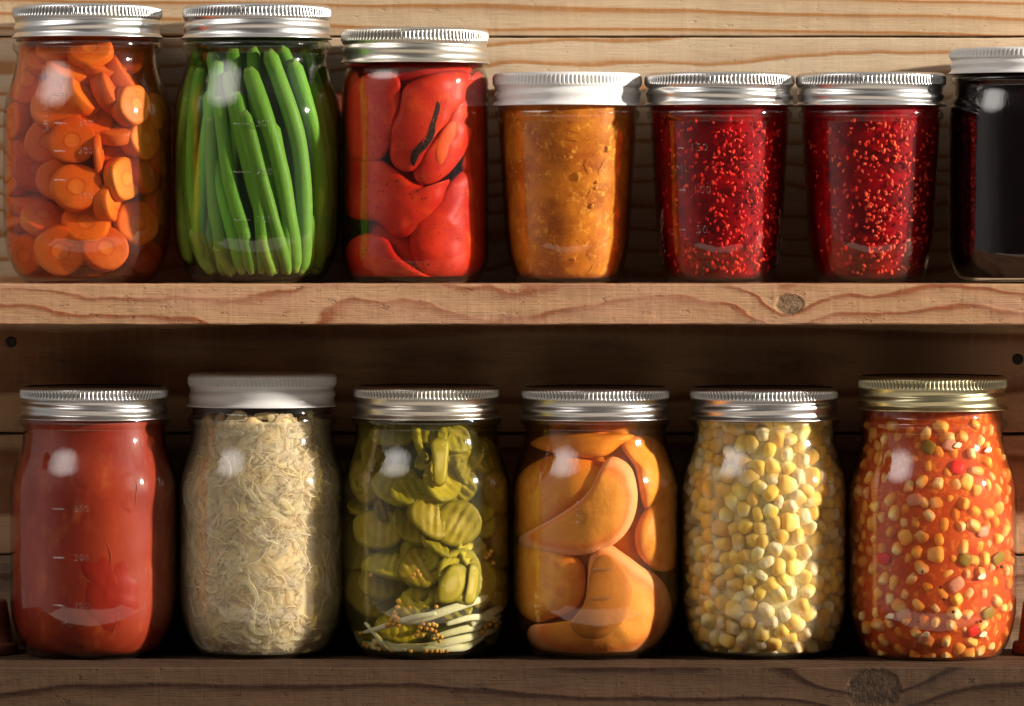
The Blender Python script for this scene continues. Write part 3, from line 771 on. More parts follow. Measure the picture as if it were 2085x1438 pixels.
def fibres(j, n, ymin, ymax, mat, name, lab, L=(20, 50), r=0.8, depth=(1, 12), nparts=100, zl=(0, 1), flat=1.0, curl=0.5, xlim=.9, seg=5, dirv=None, steps=8):
    items = []
    for i in range(n):
        z = random.uniform(j.base - ymax, j.base - ymin); R0 = rin(j, z) - 2
        th = math.asin(random.uniform(-xlim, xlim)); d = random.uniform(*depth)
        ln = random.uniform(*L); an = dirv() if dirv else random.uniform(0, 2 * PI); P = []; dd = d
        for k in range(steps):
            R = rin(j, max(15, z)) - 2 - dd - r * 1.5
            P.append(Vector((R * math.sin(th), -R * math.cos(th), z)))
            an += random.uniform(-curl, curl); st = ln / steps
            th += math.cos(an) * st / R; z = max(18, z + math.sin(an) * st); dd = max(depth[0], dd + random.uniform(-1, 1))
            z = min(z, j.base - ymin + 8)
        rr = r * random.uniform(.6, 1.5)
        v, f, t = tube_mesh(P, [rr * math.sin(PI * (k + .6) / (steps + .2)) ** .6 for k in range(steps)], seg, flat)
        items.append((d, v, f, t))
    items.sort(key=lambda q: q[0])
    for d, v, f, t in items[:nparts]:
        mb = MB(); mb.add(v, f, t, random.random()); mb.build(name, mat, j.e)
    mb = MB()
    for d, v, f, t in items[nparts:]: mb.add(v, f, t, random.random())
    if mb.v: mb.build(name, mat, j.e, lab, kind='stuff')
fibres(j, 90, 250, 560, M_APB, 'fruit_fibre', None, (14, 45), 0.7, (1, 10), 100)

# ================================================================== 5, 6 raspberry jam
M_RJ = food('raspberry_jam', (0.085, 0.0008, 0.003), (0.34, 0.002, 0.014), 0.02, 0.3, 0.7, (1, .08, .1), 40, c3=(0.66, 0.02, 0.035), c3t=(0.58, 0.74), bmp=0.3, bscale=0.06)
M_SEED = food('raspberry_seed', (0.80, 0.12, 0.07), (0.74, 0.06, 0.05), 0.1, 0.3, 0.4, (1, .3, .2), 6, vary=0.6)
M_SEED2 = food('pale_raspberry_seed', (0.84, 0.24, 0.11), (0.76, 0.10, 0.06), 0.1, 0.3, 0.4, (1, .3, .2), 6, vary=0.6)
for (c, lab, ph, emb) in ((1465, 'raspberry jam jar with moulded scale marks, next to the amber apricot jam', 2.8, True),
                     (1773, 'smooth-sided raspberry jam jar next to the nearly black jar', 4.0, False)):
    j = make_jar('raspberry_jam_jar', 'jar', lab, c, 575.5, HALF, 150, 217, 151, M_SILVER, phase=ph, liq=((0.93, 0.03, 0.07), 170 if emb else 140, 12, (1, .08, .12)))
    core(j, 'raspberry_jam', M_RJ, 13, 9, 395, 3, c)
    dn = (lambda x, z: 1.0 if x > -20 else 0.35)
    specks(j, 520, 4.3, 246, 555, M_SEED if emb else M_SEED2, 'raspberry_seed', 'the many smaller raspberry seeds deeper in the jam', (0.5, 17), 100, (1.15, .6, .6), szvar=.3, dens=dn)
    if emb:
        scale_marks(j, 1378, 1394, 1425, [(388, '100'), (468, '50')], 22)
        dash(j, 1376, 1390, 303); emboss(j, '150', 1418, 303, 22); emboss(j, 'ML', 1385, 345, 20)
        # moulded fruit relief on both flanks
        for sgn in (-1, 1):
            for k in range(7):
                px = j.c + sgn * random.uniform(118, 128); py = 440 + k * 14
                X = px - j.c; z = j.base - py; r = interp(j.prof, z) + 0.5
                X = max(-r * .96, min(r * .96, X))
                P = []
                for s in range(6):
                    zz = z + (s - 2.5) * 6; XX = X - sgn * (s - 2.5) * 1.8; r2 = interp(j.prof, zz) + 0.8
                    XX = max(-r2 * .975, min(r2 * .975, XX)); P.append(Vector((XX, -math.sqrt(r2*r2 - XX*XX), zz)))
                v, f, t = tube_mesh(P, [1.2, 2.4, 3, 3, 2.4, 1.2], 8)
                mb = MB(); mb.add(v, f, t); mb.build('embossed_relief', M_EMB, j.e)

# ================================================================== 7 very dark jam at the right edge
j = make_jar('blackberry_jam_jar', 'jar', 'nearly black jam jar with a white lid, cut off at the right edge', 2085, 573.5, LAST, 100, 152, 150.5, M_WHITE, one_piece=True,
             phase=1.8, liq=((0.25, 0.003, 0.01), 120))
M_DK = food('blackberry_jam', (0.004, 0.0004, 0.001), (0.010, 0.0005, 0.002), 0.03, 0.6, 0.0, spec=0.0)
core(j, 'blackberry_jam', M_DK, 1, 8.5, 455, 4, 5)
specks(j, 26, 3.2, 200, 540, M_SEED, 'berry_seed', None, (2, 7), 30, (1, .6, .6))

# ================================================================== 8 tomatoes
BL = 1336
j = make_jar('tomato_jar', 'jar', 'glass jar of smooth red tomatoes with a silver band and moulded scale marks', 190, BL, PINT, 787, 853, 150.5, M_SILVER,
             depth=22, phase=3.6, liq=((0.90, 0.25, 0.08), 60, 4, (1, .3, .15)))
M_TOM = food('canned_tomato', (0.22, 0.018, 0.007), (0.34, 0.042, 0.012), 0.008, 0.3, 0.3, (1, .2, .08), 16, c3=(0.46, 0.11, 0.025), c3t=(0.55, 0.85), bmp=0.22, bscale=0.03, stretch=(1, 1, .5))
M_TOM2 = food('tomato_flesh', (0.24, 0.010, 0.005), (0.32, 0.024, 0.008), 0.010, 0.28, 0.3, (1, .2, .08), 16, c3=(0.44, 0.09, 0.025), c3t=(0.6, 0.78), bmp=0.25, bscale=0.04, stretch=(1, 1, .35))
core(j, 'tomato_juice', M_TOM, 2, 10, 520, 3, 2)
piece(j, 'tomato', [(150,1090),(190,1062),(245,1062),(290,1100),(322,1160),(326,1230),(300,1290),(250,1322),(200,1322),(160,1290),(142,1230),(136,1150)], M_TOM2, 1, 26, 2.6, 3, 1)
piece(j, 'tomato', [(60,930),(130,905),(210,900),(290,915),(338,960),(346,1020),(310,1056),(240,1050),(180,1046),(110,1062),(50,1046),(34,990)], M_TOM, 1, 26, 2.6, 4, 7)
piece(j, 'tomato', [(30,1080),(80,1066),(122,1090),(130,1160),(136,1240),(120,1300),(80,1316),(46,1270),(26,1180)], M_TOM, 3, 24, 2.6, 4, 11)
M_TF = food('tomato_fibre', (0.42, 0.10, 0.03), (0.38, 0.06, 0.02), 0.05, 0.35, 0.3, (1, .4, .1), 6)
fibres(j, 12, 930, 1300, M_TF, 'tomato_fibre', None, (20, 60), 0.5, (0, 3), 100, xlim=.92, curl=.35)
scale_marks(j, 117, 144, 178, [(1029, '300'), (1127, '200'), (1223, '100')], 18, (148, 1262))

# ================================================================== 9 sauerkraut
j = make_jar('sauerkraut_jar', 'jar', 'glass jar of shredded pale sauerkraut with a white lid', 532, BL, PINT, 761, 828, 150.5, M_WHITE, one_piece=True,
             depth=35, phase=0.9, liq=((0.95, 0.84, 0.55), 20, 90, (1, .86, .58)), liq_top=480)
M_KR = food('sauerkraut', (0.86, 0.58, 0.24), (0.90, 0.68, 0.36), 0.02, 0.35, 0.4, (1, .8, .5), 10, c3=(0.66, 0.44, 0.08), c3t=(0.62, 0.78), bmp=0.5, bscale=0.05, detail=7, wisp=((0.64, 0.50, 0.27), 0.022, 3.0, 0.04))
M_KS = food('cabbage_shred', (0.93, 0.74, 0.46), (0.90, 0.64, 0.30), 0.03, 0.3, 0.4, (1, .8, .5), 10, c3=(0.82, 0.66, 0.22), c3t=(0.64, 0.78), bmp=0.2, vary=0.35, alpha=(0.58, 0.06))
core(j, 'sauerkraut_mass', M_KR, 13, 10, 486, 3, 8, wave=16)
fibres(j, 640, 868, 1328, M_KS, 'cabbage_shred', 'countless soft sauerkraut shreds packed in the jar', (30, 95), 6.0, (0, 8), 80, flat=.14, curl=.6, xlim=.985, seg=8, dirv=lambda: random.gauss(.3, 1.2), steps=10)
fibres(j, 200, 890, 1328, M_KS, 'cabbage_thread', 'thin sauerkraut threads between the broader shreds', (30, 80), 1.6, (0, 6), 20, flat=.5, curl=.6, xlim=.985, seg=5, steps=9)
fibres(j, 70, 852, 985, M_KS, 'loose_shred', None, (40, 120), 9.0, (0, 12), 60, flat=.10, curl=.4, xlim=.8, seg=8, dirv=lambda: random.choice([1.4, -1.6]) + random.uniform(-.4, .4))

# ================================================================== 10 pickles
j = make_jar('pickle_jar', 'jar', 'glass jar of green pickle slices, onion strips and mustard seeds, between sauerkraut and peaches', 868, BL, PINT, 786, 852, 148.5, M_WARM,
             depth=25, phase=4.4, liq=((0.80, 0.74, 0.20), 60, 10, (.9, .9, .4)))
M_PK = food('pickle_flesh', (0.46, 0.34, 0.03), (0.36, 0.26, 0.02), 0.03, 0.3, 0.45, (1, .9, .2), 14, bmp=0.2, bscale=0.08,
            tt=[(0.0, (0.58, 0.48, 0.16)), (0.35, (0.56, 0.44, 0.09)), (0.45, (0.42, 0.33, 0.04)), (0.8, (0.42, 0.33, 0.03)), (0.93, (0.20, 0.17, 0.014)), (1.0, (0.14, 0.12, 0.01))], ttm=0.75, vary=0.4, c3=(0.60, 0.58, 0.26), c3t=(0.62, 0.75))
M_PK2 = food('pickle_skin', (0.24, 0.20, 0.015), (0.34, 0.27, 0.02), 0.04, 0.28, 0.35, (1, .9, .2), 10, c3=(0.44, 0.38, 0.06), c3t=(0.62, 0.72), bmp=0.3, bscale=0.12, vary=0.4)
M_ON = food('onion_strip', (0.66, 0.62, 0.36), (0.74, 0.70, 0.48), 0.04, 0.28, 0.5, (1, .9, .6), 12, bmp=0.2, stretch=(1, 1, .3))
M_MS = food('mustard_seed', (0.72, 0.40, 0.08), (0.60, 0.29, 0.05), 0.2, 0.3, 0.2, (1, .5, .2), 4, vary=0.4)
def chip(j, px, py, r, t, tx, tz, ty, ex, mat, sq=.8, ridg=2.2, seed=0):
    prof = [(-t/2, q*r) for q in (.02,.12,.24,.36,.48,.6,.72,.84)] + [(-t/2+1.2, .95*r), (-t/2+4, r), (t/2-4, r), (t/2-1.2, .95*r)] + [(t/2, q*r) for q in (.84,.72,.6,.48,.36,.24,.12,.02)]
    v = []; f = []; tt = []; seg = 40
    for (z, q) in prof:
        for i in range(seg):
            a = 2*PI*i/seg; x = q*math.cos(a); y = q*math.sin(a)*sq
            v.append((x * (1 + .05*math.sin(3*a+seed)), y * (1 + .06*math.sin(2*a+seed*2)), z + ridg*math.sin(x*.36) + 2.5*mn.noise(Vector((x*.04, y*.04, seed))) + .0035*x*x*math.sin(seed) + .002*y*y)); tt.append(min(1, q/r))
    for n in range(len(prof)-1):
        for i in range(seg):
            k = (i+1) % seg; f.append((n*seg+i, n*seg+k, (n+1)*seg+k, (n+1)*seg+i))
    v = rot(v, (math.radians(tx), math.radians(ty), math.radians(tz)))
    v = seat(j, [(a+px-j.c, b, c+j.base-py) for a, b, c in v], 1, ex)
    mb = MB(); mb.add(v, f, tt, random.random()); mb.build('pickle_slice', mat, j.e)
CH = [(780,935,58,14,80,30,40,4,0),(860,905,60,15,70,70,20,6,1),(845,1000,52,14,40,20,-10,2,1),(900,975,55,14,55,60,-30,8,0),(965,970,70,15,45,20,-28,4,1),(885,1045,54,14,78,30,10,0,0),
      (930,1060,52,14,86,10,30,3,0),(775,1075,56,14,84,-12,0,1,0),(760,1040,56,14,20,-10,5,6,1),(900,1100,50,15,40,25,20,2,1),(960,1120,46,14,70,30,60,8,0),(800,1145,60,14,35,-5,8,2,0),
      (860,1150,48,14,60,20,-20,8,0),(755,1210,62,14,88,-16,40,0,0),(935,1165,56,14,80,15,70,0,0),(970,1180,52,14,80,30,80,3,0),(850,1215,46,14,50,10,-30,6,0),(745,980,50,14,80,-35,60,8,0),
      (735,900,44,14,70,-30,50,8,1),(1010,1000,52,14,84,60,30,10,0),(1012,1090,50,14,84,60,0,12,0),(1010,1200,48,14,84,58,0,14,0),(730,1130,46,14,70,-45,0,12,1),(810,985,50,14,60,-10,20,18,1),
      (820,1270,54,14,60,0,0,14,0),(920,1290,52,14,40,10,0,16,0),(760,1290,50,14,30,-10,0,16,1),(980,1280,46,14,50,40,0,14,0),(930,890,48,14,60,30,0,18,1),(800,880,46,14,60,-10,0,18,1),
      (990,930,46,14,70,50,0,16,1),(880,880,44,14,50,0,0,24,1),(960,1040,50,14,60,20,0,22,0),(850,1060,50,14,60,0,0,26,1),(780,1180,50,14,60,0,0,22,0)]
for k in range(34):
    CH.append((random.uniform(730, 1005), random.uniform(875, 1300), random.uniform(30, 48), 12, random.uniform(20, 88), random.uniform(-40, 50), random.uniform(-60, 60), random.uniform(14, 34), random.choice((0, 0, 1))))
for i, (px, py, r, t, tx, tz, ty, ex, mk) in enumerate(CH):
    chip(j, px, py, r, t, tx, tz, ty, ex, M_PK2 if mk else M_PK, sq=random.uniform(.68, .95), seed=i)
piece(j, 'pickle_spear', [(880,892),(914,890),(914,930),(908,978),(886,980),(882,930)], M_PK, 0, 9, 4, 2, 3)
piece(j, 'pickle_slice', [(904,1160),(926,1140),(950,1150),(946,1190),(930,1215),(896,1218),(892,1190)], M_PK, 0, 8, 4, 5, 5)
piece(j, 'pickle_slice', [(958,1142),(976,1150),(972,1200),(964,1222),(946,1220),(952,1180)], M_PK, 0, 8, 4, 3, 6)
ON = [([(800,1262),(860,1250),(930,1228),(1010,1206)],9,1), ([(760,1300),(850,1312),(930,1296),(1015,1280)],9,2), ([(740,1285),(800,1262),(850,1246),(890,1240)],6,0), ([(860,1330),(910,1318),(950,1310),(985,1290)],8,0),
      ([(960,1265),(990,1248),(1012,1240),(1024,1236)],9,3), ([(745,1262),(780,1300),(805,1322),(830,1334)],5,0), ([(720,1285),(740,1318),(790,1330),(840,1326)],8,4), ([(910,1262),(960,1250),(1000,1256),(1020,1270)],7,1), ([(880,1290),(940,1275),(985,1268),(1020,1252)],8,5)]
def strip(j, name, pts, r, ex, mat, flat=.4, seed=0):
    path = catmull([(x - j.c, j.base - y) for x, y in pts], 8, closed=False); P = []
    for x, z in path:
        z = max(z, 16 + r); R = rin(j, z) - 2 - r; xx = max(-R*.98, min(R*.98, x)); P.append(Vector((xx, -math.sqrt(R*R - xx*xx) + ex, z)))
    n = len(P)
    v, f, t = tube_mesh(P, [r * (.35 + .65*math.sin(PI*(k+.5)/n)**.5) for k in range(n)], 10, flat)
    mb = MB(); mb.add(v, f, t, random.random()); mb.build(name, mat, j.e)
for i, (pts, r, ex) in enumerate(ON): strip(j, 'onion_strip', pts, r, ex * 2, M_ON)
sv8, sf8 = sphere_mesh(12, 8)
def ball(j, name, px, py, r, mat, ex=0.0):
    z = max(14 + r, j.base - py); R = rin(j, z) - 1 - r; x = px - j.c
    x = max(-R*.98, min(R*.98, x)); y = -math.sqrt(R*R - x*x) + ex
    mb = MB(); mb.add([(a*r+x, b*r+y, c*r+z) for a, b, c in sv8], sf8, None, random.random()); mb.build(name, mat, j.e)
MSD = [(759,1165),(808,1238),(814,1215),(812,1228),(806,1246),(800,1254),(812,1250),(796,1262),(790,1265),(805,1262),(812,1256),(814,1264),(836,1228),(864,1262),(870,1270),(858,1268),(854,1276),(850,1284),(862,1284),(876,1262),(884,1262),(890,1264),(880,1272),(888,1276),(884,1290),(892,1284),(900,1288),(896,1296),(890,1226),(736,1286),(744,1310),(768,1306),(750,1314),(870,1326),(880,1322),(890,1328),(898,1322),(902,1330),(910,1318),(838,1322),(988,1272),(996,1268),(1004,1262),(982,1282),(1010,1272),(996,1124),(1000,1118),(990,1130),(1004,1142),(845,1160),(852,1154),(856,1162),(842,1166),(800,1336),(802,1330),(868,1330),(776,1328),(784,1310)]
for (x, y) in MSD: ball(j, 'mustard_seed', x, y, random.uniform(4.2, 5.6), M_MS, random.uniform(-.5, 2))

# ================================================================== 11 peaches
j = make_jar('peach_jar', 'jar', 'glass jar of large orange peach halves in syrup with a silver band', 1213, BL, PINT, 788, 854, 150.5, M_SILVER,
             depth=22, phase=5.2, liq=((0.95, 0.56, 0.12), 60, 10, (1, .6, .2)))
M_PE = food('peach_flesh', (0.68, 0.23, 0.026), (0.82, 0.40, 0.05), 0.012, 0.3, 0.5, (1, .45, .12), 22, bmp=0.35, bscale=0.05, c3=(0.66, 0.16, 0.03), c3t=(0.55, 0.75), wisp=((0.70, 0.27, 0.035), 0.008, 0.6, 0.02))
M_PF = food('peach_cut_face', (0.74, 0.28, 0.05), (0.66, 0.20, 0.03), 0.03, 0.4, 0.5, (1, .45, .12), 18, bmp=0.35, bscale=0.09,
            tt=[(0, (0.76, 0.32, 0.04)), (0.66, (0.78, 0.32, 0.05)), (0.80, (0.74, 0.21, 0.05)), (0.90, (0.84, 0.42, 0.19)), (1.0, (0.84, 0.45, 0.22))], ttm=0.85)
M_PC = food('peach_cavity', (0.50, 0.17, 0.022), (0.58, 0.20, 0.03), 0.02, 0.4, 0.4, (1, .45, .12), 14, bmp=0.25, bscale=0.1)
M_PP = food('peach_pink_rim', (0.78, 0.40, 0.20), (0.72, 0.28, 0.10), 0.06, 0.4, 0.5, (1, .5, .2), 12, bmp=0.8, bscale=0.12)
piece(j, 'peach_half', [(1048,1040),(1054,975),(1092,938),(1150,920),(1205,936),(1236,972),(1200,1010),(1140,1050),(1086,1082),(1050,1092)], M_PE, 6, 40, 2.4, 3, 1)
piece(j, 'peach_half', [(1060,1090),(1130,1046),(1190,1000),(1226,940),(1250,926),(1284,950),(1296,1006),(1284,1060),(1250,1100),(1190,1122),(1120,1122),(1066,1112)], M_PF, 2, 24, 5, 4, 2)
piece(j, 'peach_half', [(1080,905),(1130,880),(1220,880),(1290,884),(1262,906),(1220,928),(1150,925)], M_PE, 16, 26, 3, 3, 4)
piece(j, 'peach_half', [(1262,900),(1310,884),(1350,908),(1372,952),(1380,1000),(1352,1016),(1316,1036),(1300,1000),(1290,950)], M_PE, 8, 34, 2.6, 3, 5)
piece(j, 'peach_half', [(1296,1060),(1330,1012),(1380,996),(1384,1080),(1380,1150),(1340,1160),(1302,1130),(1290,1096)], M_PE, 7, 34, 2.6, 3, 6)
piece(j, 'peach_half', [(1048,1120),(1086,1096),(1140,1112),(1182,1134),(1192,1180),(1178,1224),(1130,1252),(1084,1262),(1050,1228)], M_PE, 3, 36, 2.5, 4, 7)
piece(j, 'peach_half', [(1200,1120),(1226,1096),(1270,1122),(1304,1148),(1344,1176),(1368,1230),(1352,1290),(1310,1322),(1230,1334),(1130,1332),(1078,1308),(1084,1270),(1150,1262),(1188,1220)], M_PF, 3, 30, 4, 4, 8, centre=(1230, 1240))
piece(j, 'peach_cavity', [(1204,1140),(1232,1120),(1266,1146),(1284,1196),(1270,1250),(1232,1286),(1190,1290),(1160,1262),(1188,1216)], M_PC, 0.0, 4, 8, 2, 9)
core(j, 'peach_mass', M_PE, 34, 12, 500, 18, 4, label='peach halves in the middle of the jar')
emboss(j, 'CUPS', 1176, 1035, 18, vertical=True)
for py in (1150, 1207, 1265): dash(j, 1204, 1244, py)
ball(j, 'air_bubble', 1258, 1092, 4, M_EMB); ball(j, 'air_bubble', 1332, 1220, 6, M_EMB)

# ================================================================== 12 corn
j = make_jar('corn_jar', 'jar', 'glass jar of yellow corn kernels with a silver band', 1557, BL, PINT, 789, 855, 151, M_SILVER,
             depth=24, phase=0.2, liq=((0.97, 0.86, 0.50), 16, 80, (1, .88, .50)))
M_CORN = food('corn_kernel', (0.90, 0.58, 0.13), (0.92, 0.68, 0.26), 0.05, 0.26, 0.5, (1, .7, .25), 12, bmp=0.12, bscale=0.06,
              tt=[(0.0, (0.88, 0.72, 0.44)), (0.25, (0.88, 0.68, 0.32)), (0.5, (0.90, 0.60, 0.15)), (1.0, (0.88, 0.50, 0.07))], ttm=0.85, vary=0.25)
M_CFILL = food('corn_mass', (0.94, 0.72, 0.30), (0.90, 0.64, 0.24), 0.04, 0.35, 0.5, (1, .7, .25), 14, bmp=0.5, bscale=0.06)
kv4, kf = sphere_mesh(16, 12, 3.3); kv3, _ = sphere_mesh(16, 12, 3.3); kv = kv4
KV = [kv4]
def kernel(sx, sy, sz, e, seed):
    v = []; tt = []
    for (x, y, z) in KV[0]:
        w = 0.80 + 0.20 * sstep(-1, .5, z)
        dent = -0.07 * math.exp(-((x*x + y*y) / .18)) if z < -.6 else 0
        nz = 1 + .09 * mn.noise(Vector((x * 1.4 + seed, y * 1.4, z * 1.4)))
        v.append((x * sx * w * nz, y * sy * w * nz, (z - dent) * sz)); tt.append((z + 1) / 2)
    return rot(v, e), tt
def kernels(j, y0, y1, spacing, size, mat, name, lab, extra=(0, 3), layers=1, nparts=100, prob=1.0, xl=.985, dmin=0.85, mat2=None, flat_out=False):
    placed = []; items = []
    for layer in range(layers):
        tries = 0; fails = 0; mine = []
        while fails < 500 and tries < 9000:
            tries += 1
            z = random.uniform(j.base - y1, j.base - y0); R = rin(j, z) - size * .8
            th = math.asin(xl) * random.uniform(-1.06, 1.06)
            sx = R * th
            if any((sx - a) ** 2 + (z - b) ** 2 < (spacing * dmin) ** 2 for a, b in mine): fails += 1; continue
            fails = 0; mine.append((sx, z))
            if random.random() > prob: continue
            k = random.uniform(.8, 1.15) * size
            v, tt = kernel(k * random.uniform(.82, .98), k * random.uniform(.6, .78), k * random.uniform(.88, 1.08),
                           (random.uniform(0, 6.3), random.uniform(0, 6.3), random.uniform(0, 6.3)), random.uniform(0, 50))
            d = random.uniform(*extra) + layer * size * 1.1
            # push along the radius
            c_, s_ = math.cos(th), math.sin(th)
            rad = max(math.hypot(a, b) for a, b, _ in v)
            ext = max(a * s_ - b * c_ for a, b, _ in v)
            Rr = rin(j, z) - 1.5 - ext - d
            vv = [(a + Rr * s_, b - Rr * c_, max(14, c + z)) for a, b, c in v]
            items.append((d + (abs(th) > 1.2) * 30, vv, tt))
    items.sort(key=lambda q: q[0])
    for d, v, tt in items[:nparts]:
        mb = MB(); mb.add(v, kf, tt, random.random()); mb.build(name, mat2 if (mat2 and random.random() < .3) else mat, j.e)
    mb = MB()
    for d, v, tt in items[nparts:]: mb.add(v, kf, tt, random.random())
    if mb.v: mb.build(name, mat, j.e, lab, kind='stuff')
core(j, 'corn_mass', M_CFILL, 16, 10, 525, 6, 8, label='packed corn in the middle of the jar')
kernels(j, 846, 1326, 29, 19.5, M_CORN, 'corn_kernel', 'all the further corn kernels packed in the jar', (0, 2.5), 2, 100, dmin=.80)

# ================================================================== 13 corn and tomato salsa
BS = 1343
j = make_jar('corn_salsa_jar', 'jar', 'glass jar of red tomato salsa with corn under a pale gold band', 1898, BS, PINT, 765, 834, 151.5, M_GOLD,
             depth=0, phase=5.8, liq=((0.96, 0.48, 0.16), 200, 60, (1, .45, .2)))
M_SAL = food('tomato_salsa', (0.52, 0.09, 0.026), (0.62, 0.17, 0.045), 0.02, 0.3, 0.6, (1, .25, .08), 26, c3=(0.88, 0.42, 0.08), c3t=(0.53, 0.68), bmp=0.3, bscale=0.05)
M_SC = food('salsa_corn', (0.86, 0.48, 0.10), (0.90, 0.60, 0.20), 0.05, 0.28, 0.5, (1, .5, .15), 10, tt=[(0.0, (0.90, 0.78, 0.45)), (0.4, (0.88, 0.58, 0.16)), (1.0, (0.82, 0.38, 0.05))], ttm=0.8, vary=0.3)
M_ONB = food('onion_bit', (0.62, 0.30, 0.20), (0.68, 0.36, 0.24), 0.05, 0.3, 0.5, (1, .5, .3), 10)
M_GP = food('green_pepper_bit', (0.22, 0.16, 0.02), (0.28, 0.20, 0.03), 0.05, 0.3, 0.4, (1, .8, .3), 10)
M_RP = food('red_pepper_bit', (0.72, 0.03, 0.02), (0.66, 0.02, 0.015), 0.05, 0.3, 0.4, (1, .2, .1), 10)
M_GA = food('pale_garlic_bit', (0.86, 0.72, 0.46), (0.88, 0.78, 0.56), 0.05, 0.3, 0.4, (1, .8, .5), 8)
core(j, 'tomato_salsa', M_SAL, 7, 10, 520, 6, 3)
KV[0] = kv3
kernels(j, 862, 1325, 33, 16.5, M_SC, 'corn_kernel', 'further corn kernels deeper in the salsa', (-1, 9), 1, 100, prob=.97, dmin=.80)
def sq(x, y, r, a=0.3): return [(x + r*math.cos(a + k*PI/2 + (.3 if k % 2 else 0)), y + r*math.sin(a + k*PI/2)) for k in range(4)]
for (x, y, r, m, nm) in ((x, y, r * .72, m, nm) for (x, y, r, m, nm) in ((1922,900,20,M_ONB,'onion_bit'),(1938,945,22,M_RP,'red_pepper_bit'),(2000,1360-20,16,M_ONB,'onion_bit'),(1934,1180,24,M_ONB,'onion_bit'),(2002,1240,20,M_GP,'green_pepper_bit'),
                     (1880,905,22,M_GP,'green_pepper_bit'),(1952,1130,22,M_GP,'green_pepper_bit'),(1970,1275,18,M_RP,'red_pepper_bit'),(1850,1010,20,M_ONB,'onion_bit'),(1990,1075,18,M_ONB,'onion_bit'),
                     (2025,1130,20,M_GP,'green_pepper_bit'),(1830,1240,20,M_ONB,'onion_bit'),(1790,1130,20,M_RP,'red_pepper_bit'),(1870,1290,18,M_ONB,'onion_bit'))):
    piece(j, nm, sq(x, y, r, random.uniform(0, 1.5)), m, 3.0, 6, 3, 1, x * .1)
for (x, y) in ((1938,901),(2003,912),(1986,1165),(1990,1282),(1802,1245),(1872,1280)):
    piece(j, 'garlic_bit', [(x-9,y+3),(x,y-6),(x+9,y-3),(x+6,y+5),(x-2,y+6)], M_GA, -.5, 5, 4, 1, x)
for (x, y, r) in ((1865,1152,6),(1902,1185,4),(1909,1209,4),(1928,1235,5),(1858,1254,4),(1985,1255,4),(2030,1148,5)):
    ball(j, 'spice_speck', x, y, r * .8, food('spice%d' % x, (0.10, 0.01, 0.006), (0.16, 0.02, 0.01), .1, .3, 0) if x == 1865 else bpy.data.materials['spice1865'])

# ================================================================== upside-down clay pots at both edges of the lower board
M_CLAY = plain('terracotta', (0.17, 0.055, 0.03), 0.8, 0.2, 0.3, 0.1, 0.8)
def pot(px, lab, dy):
    e = empty('clay_pot', WX(px), dy, WZ(1336)); tag(e, lab, 'pot', 'upside-down clay pots at the ends of the lower board')
    v, f = lathe([(0, 82), (0, 92), (3, 94), (20, 92), (24, 90), (24.5, 81), (60, 77), (104, 71), (110, 68), (111, 60), (111, 12), (109, 11)], 72, close_top=True, close_bot=False)
    mobj('pot_body', v, f, M_CLAY, e)
    v, f = lathe([(0.5, 82), (30, 78), (104, 62), (104, 3)], 72, close_top=True)
    mobj('pot_lining', v, [tuple(reversed(q)) for q in f], M_CLAY, e)
pot(-62, 'reddish clay pot upside down beside the tomato jar, cut off by the left edge', 60)
pot(2160, 'reddish clay pot upside down beside the salsa jar, cut off by the right edge', 60)

# ------------------------------------------------------------------ camera
cam = bpy.data.cameras.new('camera'); co = bpy.data.objects.new('camera', cam); COL.objects.link(co)
co.location = (0, -DIST * S, (BOT - HOR) * S); co.rotation_euler = (PI / 2, 0, 0)
cam.sensor_width = 36; cam.lens = 36 * DIST / 2085; cam.shift_y = -(719 - HOR) / 2085
cam.clip_start = 0.05; cam.clip_end = 50
scene.camera = co

# ------------------------------------------------------------------ light
def aim(o, target):
    d = Vector(target) - o.location; o.rotation_euler = d.to_track_quat('-Z', 'Y').to_euler()
AZ, EL, LD = math.radians(74), math.radians(13.2), 4.0
tgt = Vector((0, 0, 700 * S))
kl = bpy.data.lights.new('key_lamp', 'SPOT'); ko = bpy.data.objects.new('key_lamp', kl); COL.objects.link(ko)
ko.location = tgt + LD * Vector((math.sin(AZ) * math.cos(EL), -math.cos(AZ) * math.cos(EL), math.sin(EL)))
aim(ko, tgt); kl.energy = 1700; kl.shadow_soft_size = 0.07; kl.spot_size = math.radians(16); kl.spot_blend = 0.5
kl.color = (1.0, 0.915, 0.80)
fl = bpy.data.lights.new('fill_softbox', 'AREA'); fo = bpy.data.objects.new('fill_softbox', fl); COL.objects.link(fo)
fl.shape = 'ELLIPSE'; fl.size = 1.5; fl.size_y = 1.15; fl.energy = 15.5; fl.color = (1.0, 0.93, 0.87)
a2, e2, d2 = math.radians(-54), math.radians(35), 1.7
fo.location = tgt + d2 * Vector((math.sin(a2) * math.cos(e2), -math.cos(a2) * math.cos(e2), math.sin(e2)))
aim(fo, tgt)
bl = bpy.data.lights.new('low_added_fill', 'AREA'); bo = bpy.data.objects.new('low_added_fill', bl); COL.objects.link(bo)
bl.shape = 'RECTANGLE'; bl.size = 3.6; bl.size_y = 1.4; bl.energy = 11; bl.color = (1.0, 0.80, 0.62)  # added fill from below the camera, lifts the lower wall and shelf
bo.location = (0.0, -1.4, -0.45); bo.rotation_euler = (PI, 0, 0)
w = bpy.data.worlds.new('World'); scene.world = w; w.use_nodes = True
w.node_tree.nodes['Background'].inputs[0].default_value = (1.0, 0.93, 0.86, 1)
wn = w.node_tree                       # a dim studio: lighter overhead and to the sides, dark beyond the camera
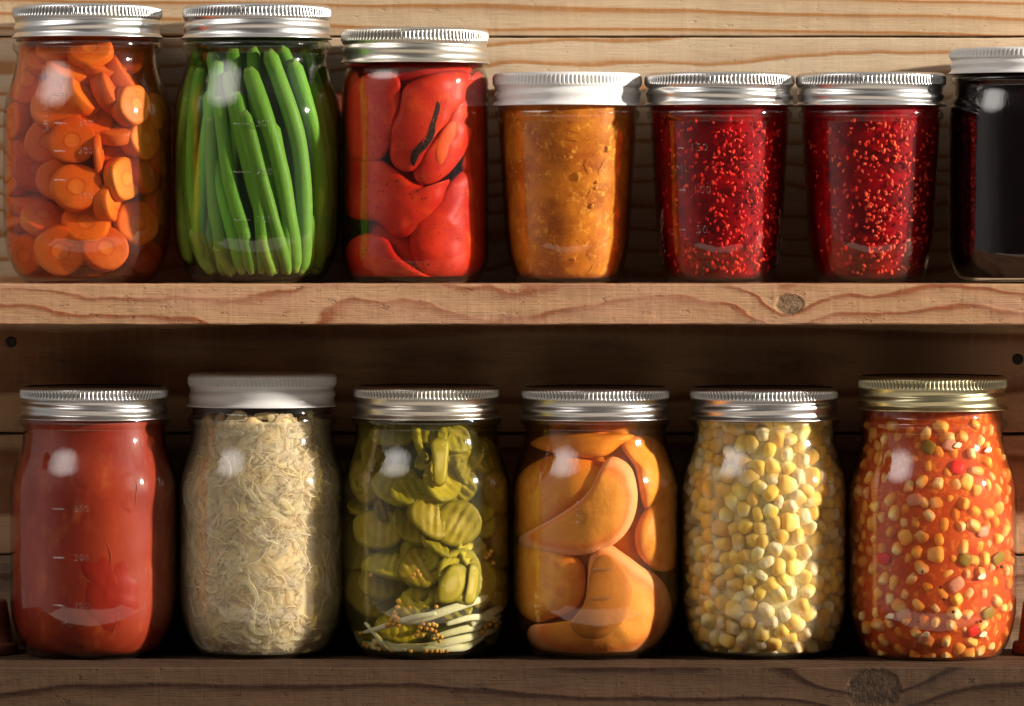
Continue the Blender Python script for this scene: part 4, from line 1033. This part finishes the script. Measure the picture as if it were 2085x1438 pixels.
tc = wn.nodes.new('ShaderNodeTexCoord'); sp = wn.nodes.new('ShaderNodeSeparateXYZ'); wn.links.new(tc.outputs['Generated'], sp.inputs[0])
cr_ = ramp(wn, math_n(wn, 'ADD', math_n(wn, 'MULTIPLY', sp.outputs[1], 0.5), 0.5), [(0.0, 0.045), (0.10, 0.07), (0.32, 0.36), (0.6, 0.30), (1.0, 0.22)])
up_ = ramp(wn, math_n(wn, 'ADD', math_n(wn, 'MULTIPLY', sp.outputs[2], 0.5), 0.5), [(0.0, 0.55), (0.5, 0.9), (0.75, 1.3), (1.0, 1.3)])
wn.links.new(math_n(wn, 'MULTIPLY', cr_, up_), wn.nodes['Background'].inputs[1])
fl.use_nodes = True; ln = fl.node_tree; em = ln.nodes['Emission']
ge = ln.nodes.new('ShaderNodeNewGeometry'); gs = ln.nodes.new('ShaderNodeSeparateXYZ'); ln.links.new(ge.outputs['Parametric'], gs.inputs[0])
dd_ = math_n(ln, 'SQRT', math_n(ln, 'ADD', math_n(ln, 'POWER', math_n(ln, 'ABSOLUTE', math_n(ln, 'SUBTRACT', gs.outputs[0], .5)), 2.0), math_n(ln, 'POWER', math_n(ln, 'ABSOLUTE', math_n(ln, 'SUBTRACT', gs.outputs[1], .5)), 2.0)))
ln.links.new(ramp(ln, dd_, [(0.0, 0.6), (0.18, 0.52), (0.34, 0.28), (0.5, 0.0)]), em.inputs['Strength'])
ms_ = math_n(ln, 'MULTIPLY', ln.nodes[-1].outputs[0], 2.2); ln.links.new(ms_, em.inputs['Strength'])

# ------------------------------------------------------------------ render settings
scene.render.engine = 'CYCLES'
cy = scene.cycles
cy.max_bounces = 8; cy.diffuse_bounces = 3; cy.glossy_bounces = 4; cy.transmission_bounces = 4
cy.transparent_max_bounces = 40; cy.volume_bounces = 1
cy.caustics_reflective = False; cy.caustics_refractive = False
cy.sample_clamp_indirect = 4.0
cy.use_denoising = True; cy.use_adaptive_sampling = True; cy.adaptive_threshold = 0.02
vs_ = scene.view_settings
vs_.view_transform = 'Standard'; vs_.look = 'None'; vs_.exposure = 0.0; vs_.gamma = 1.0
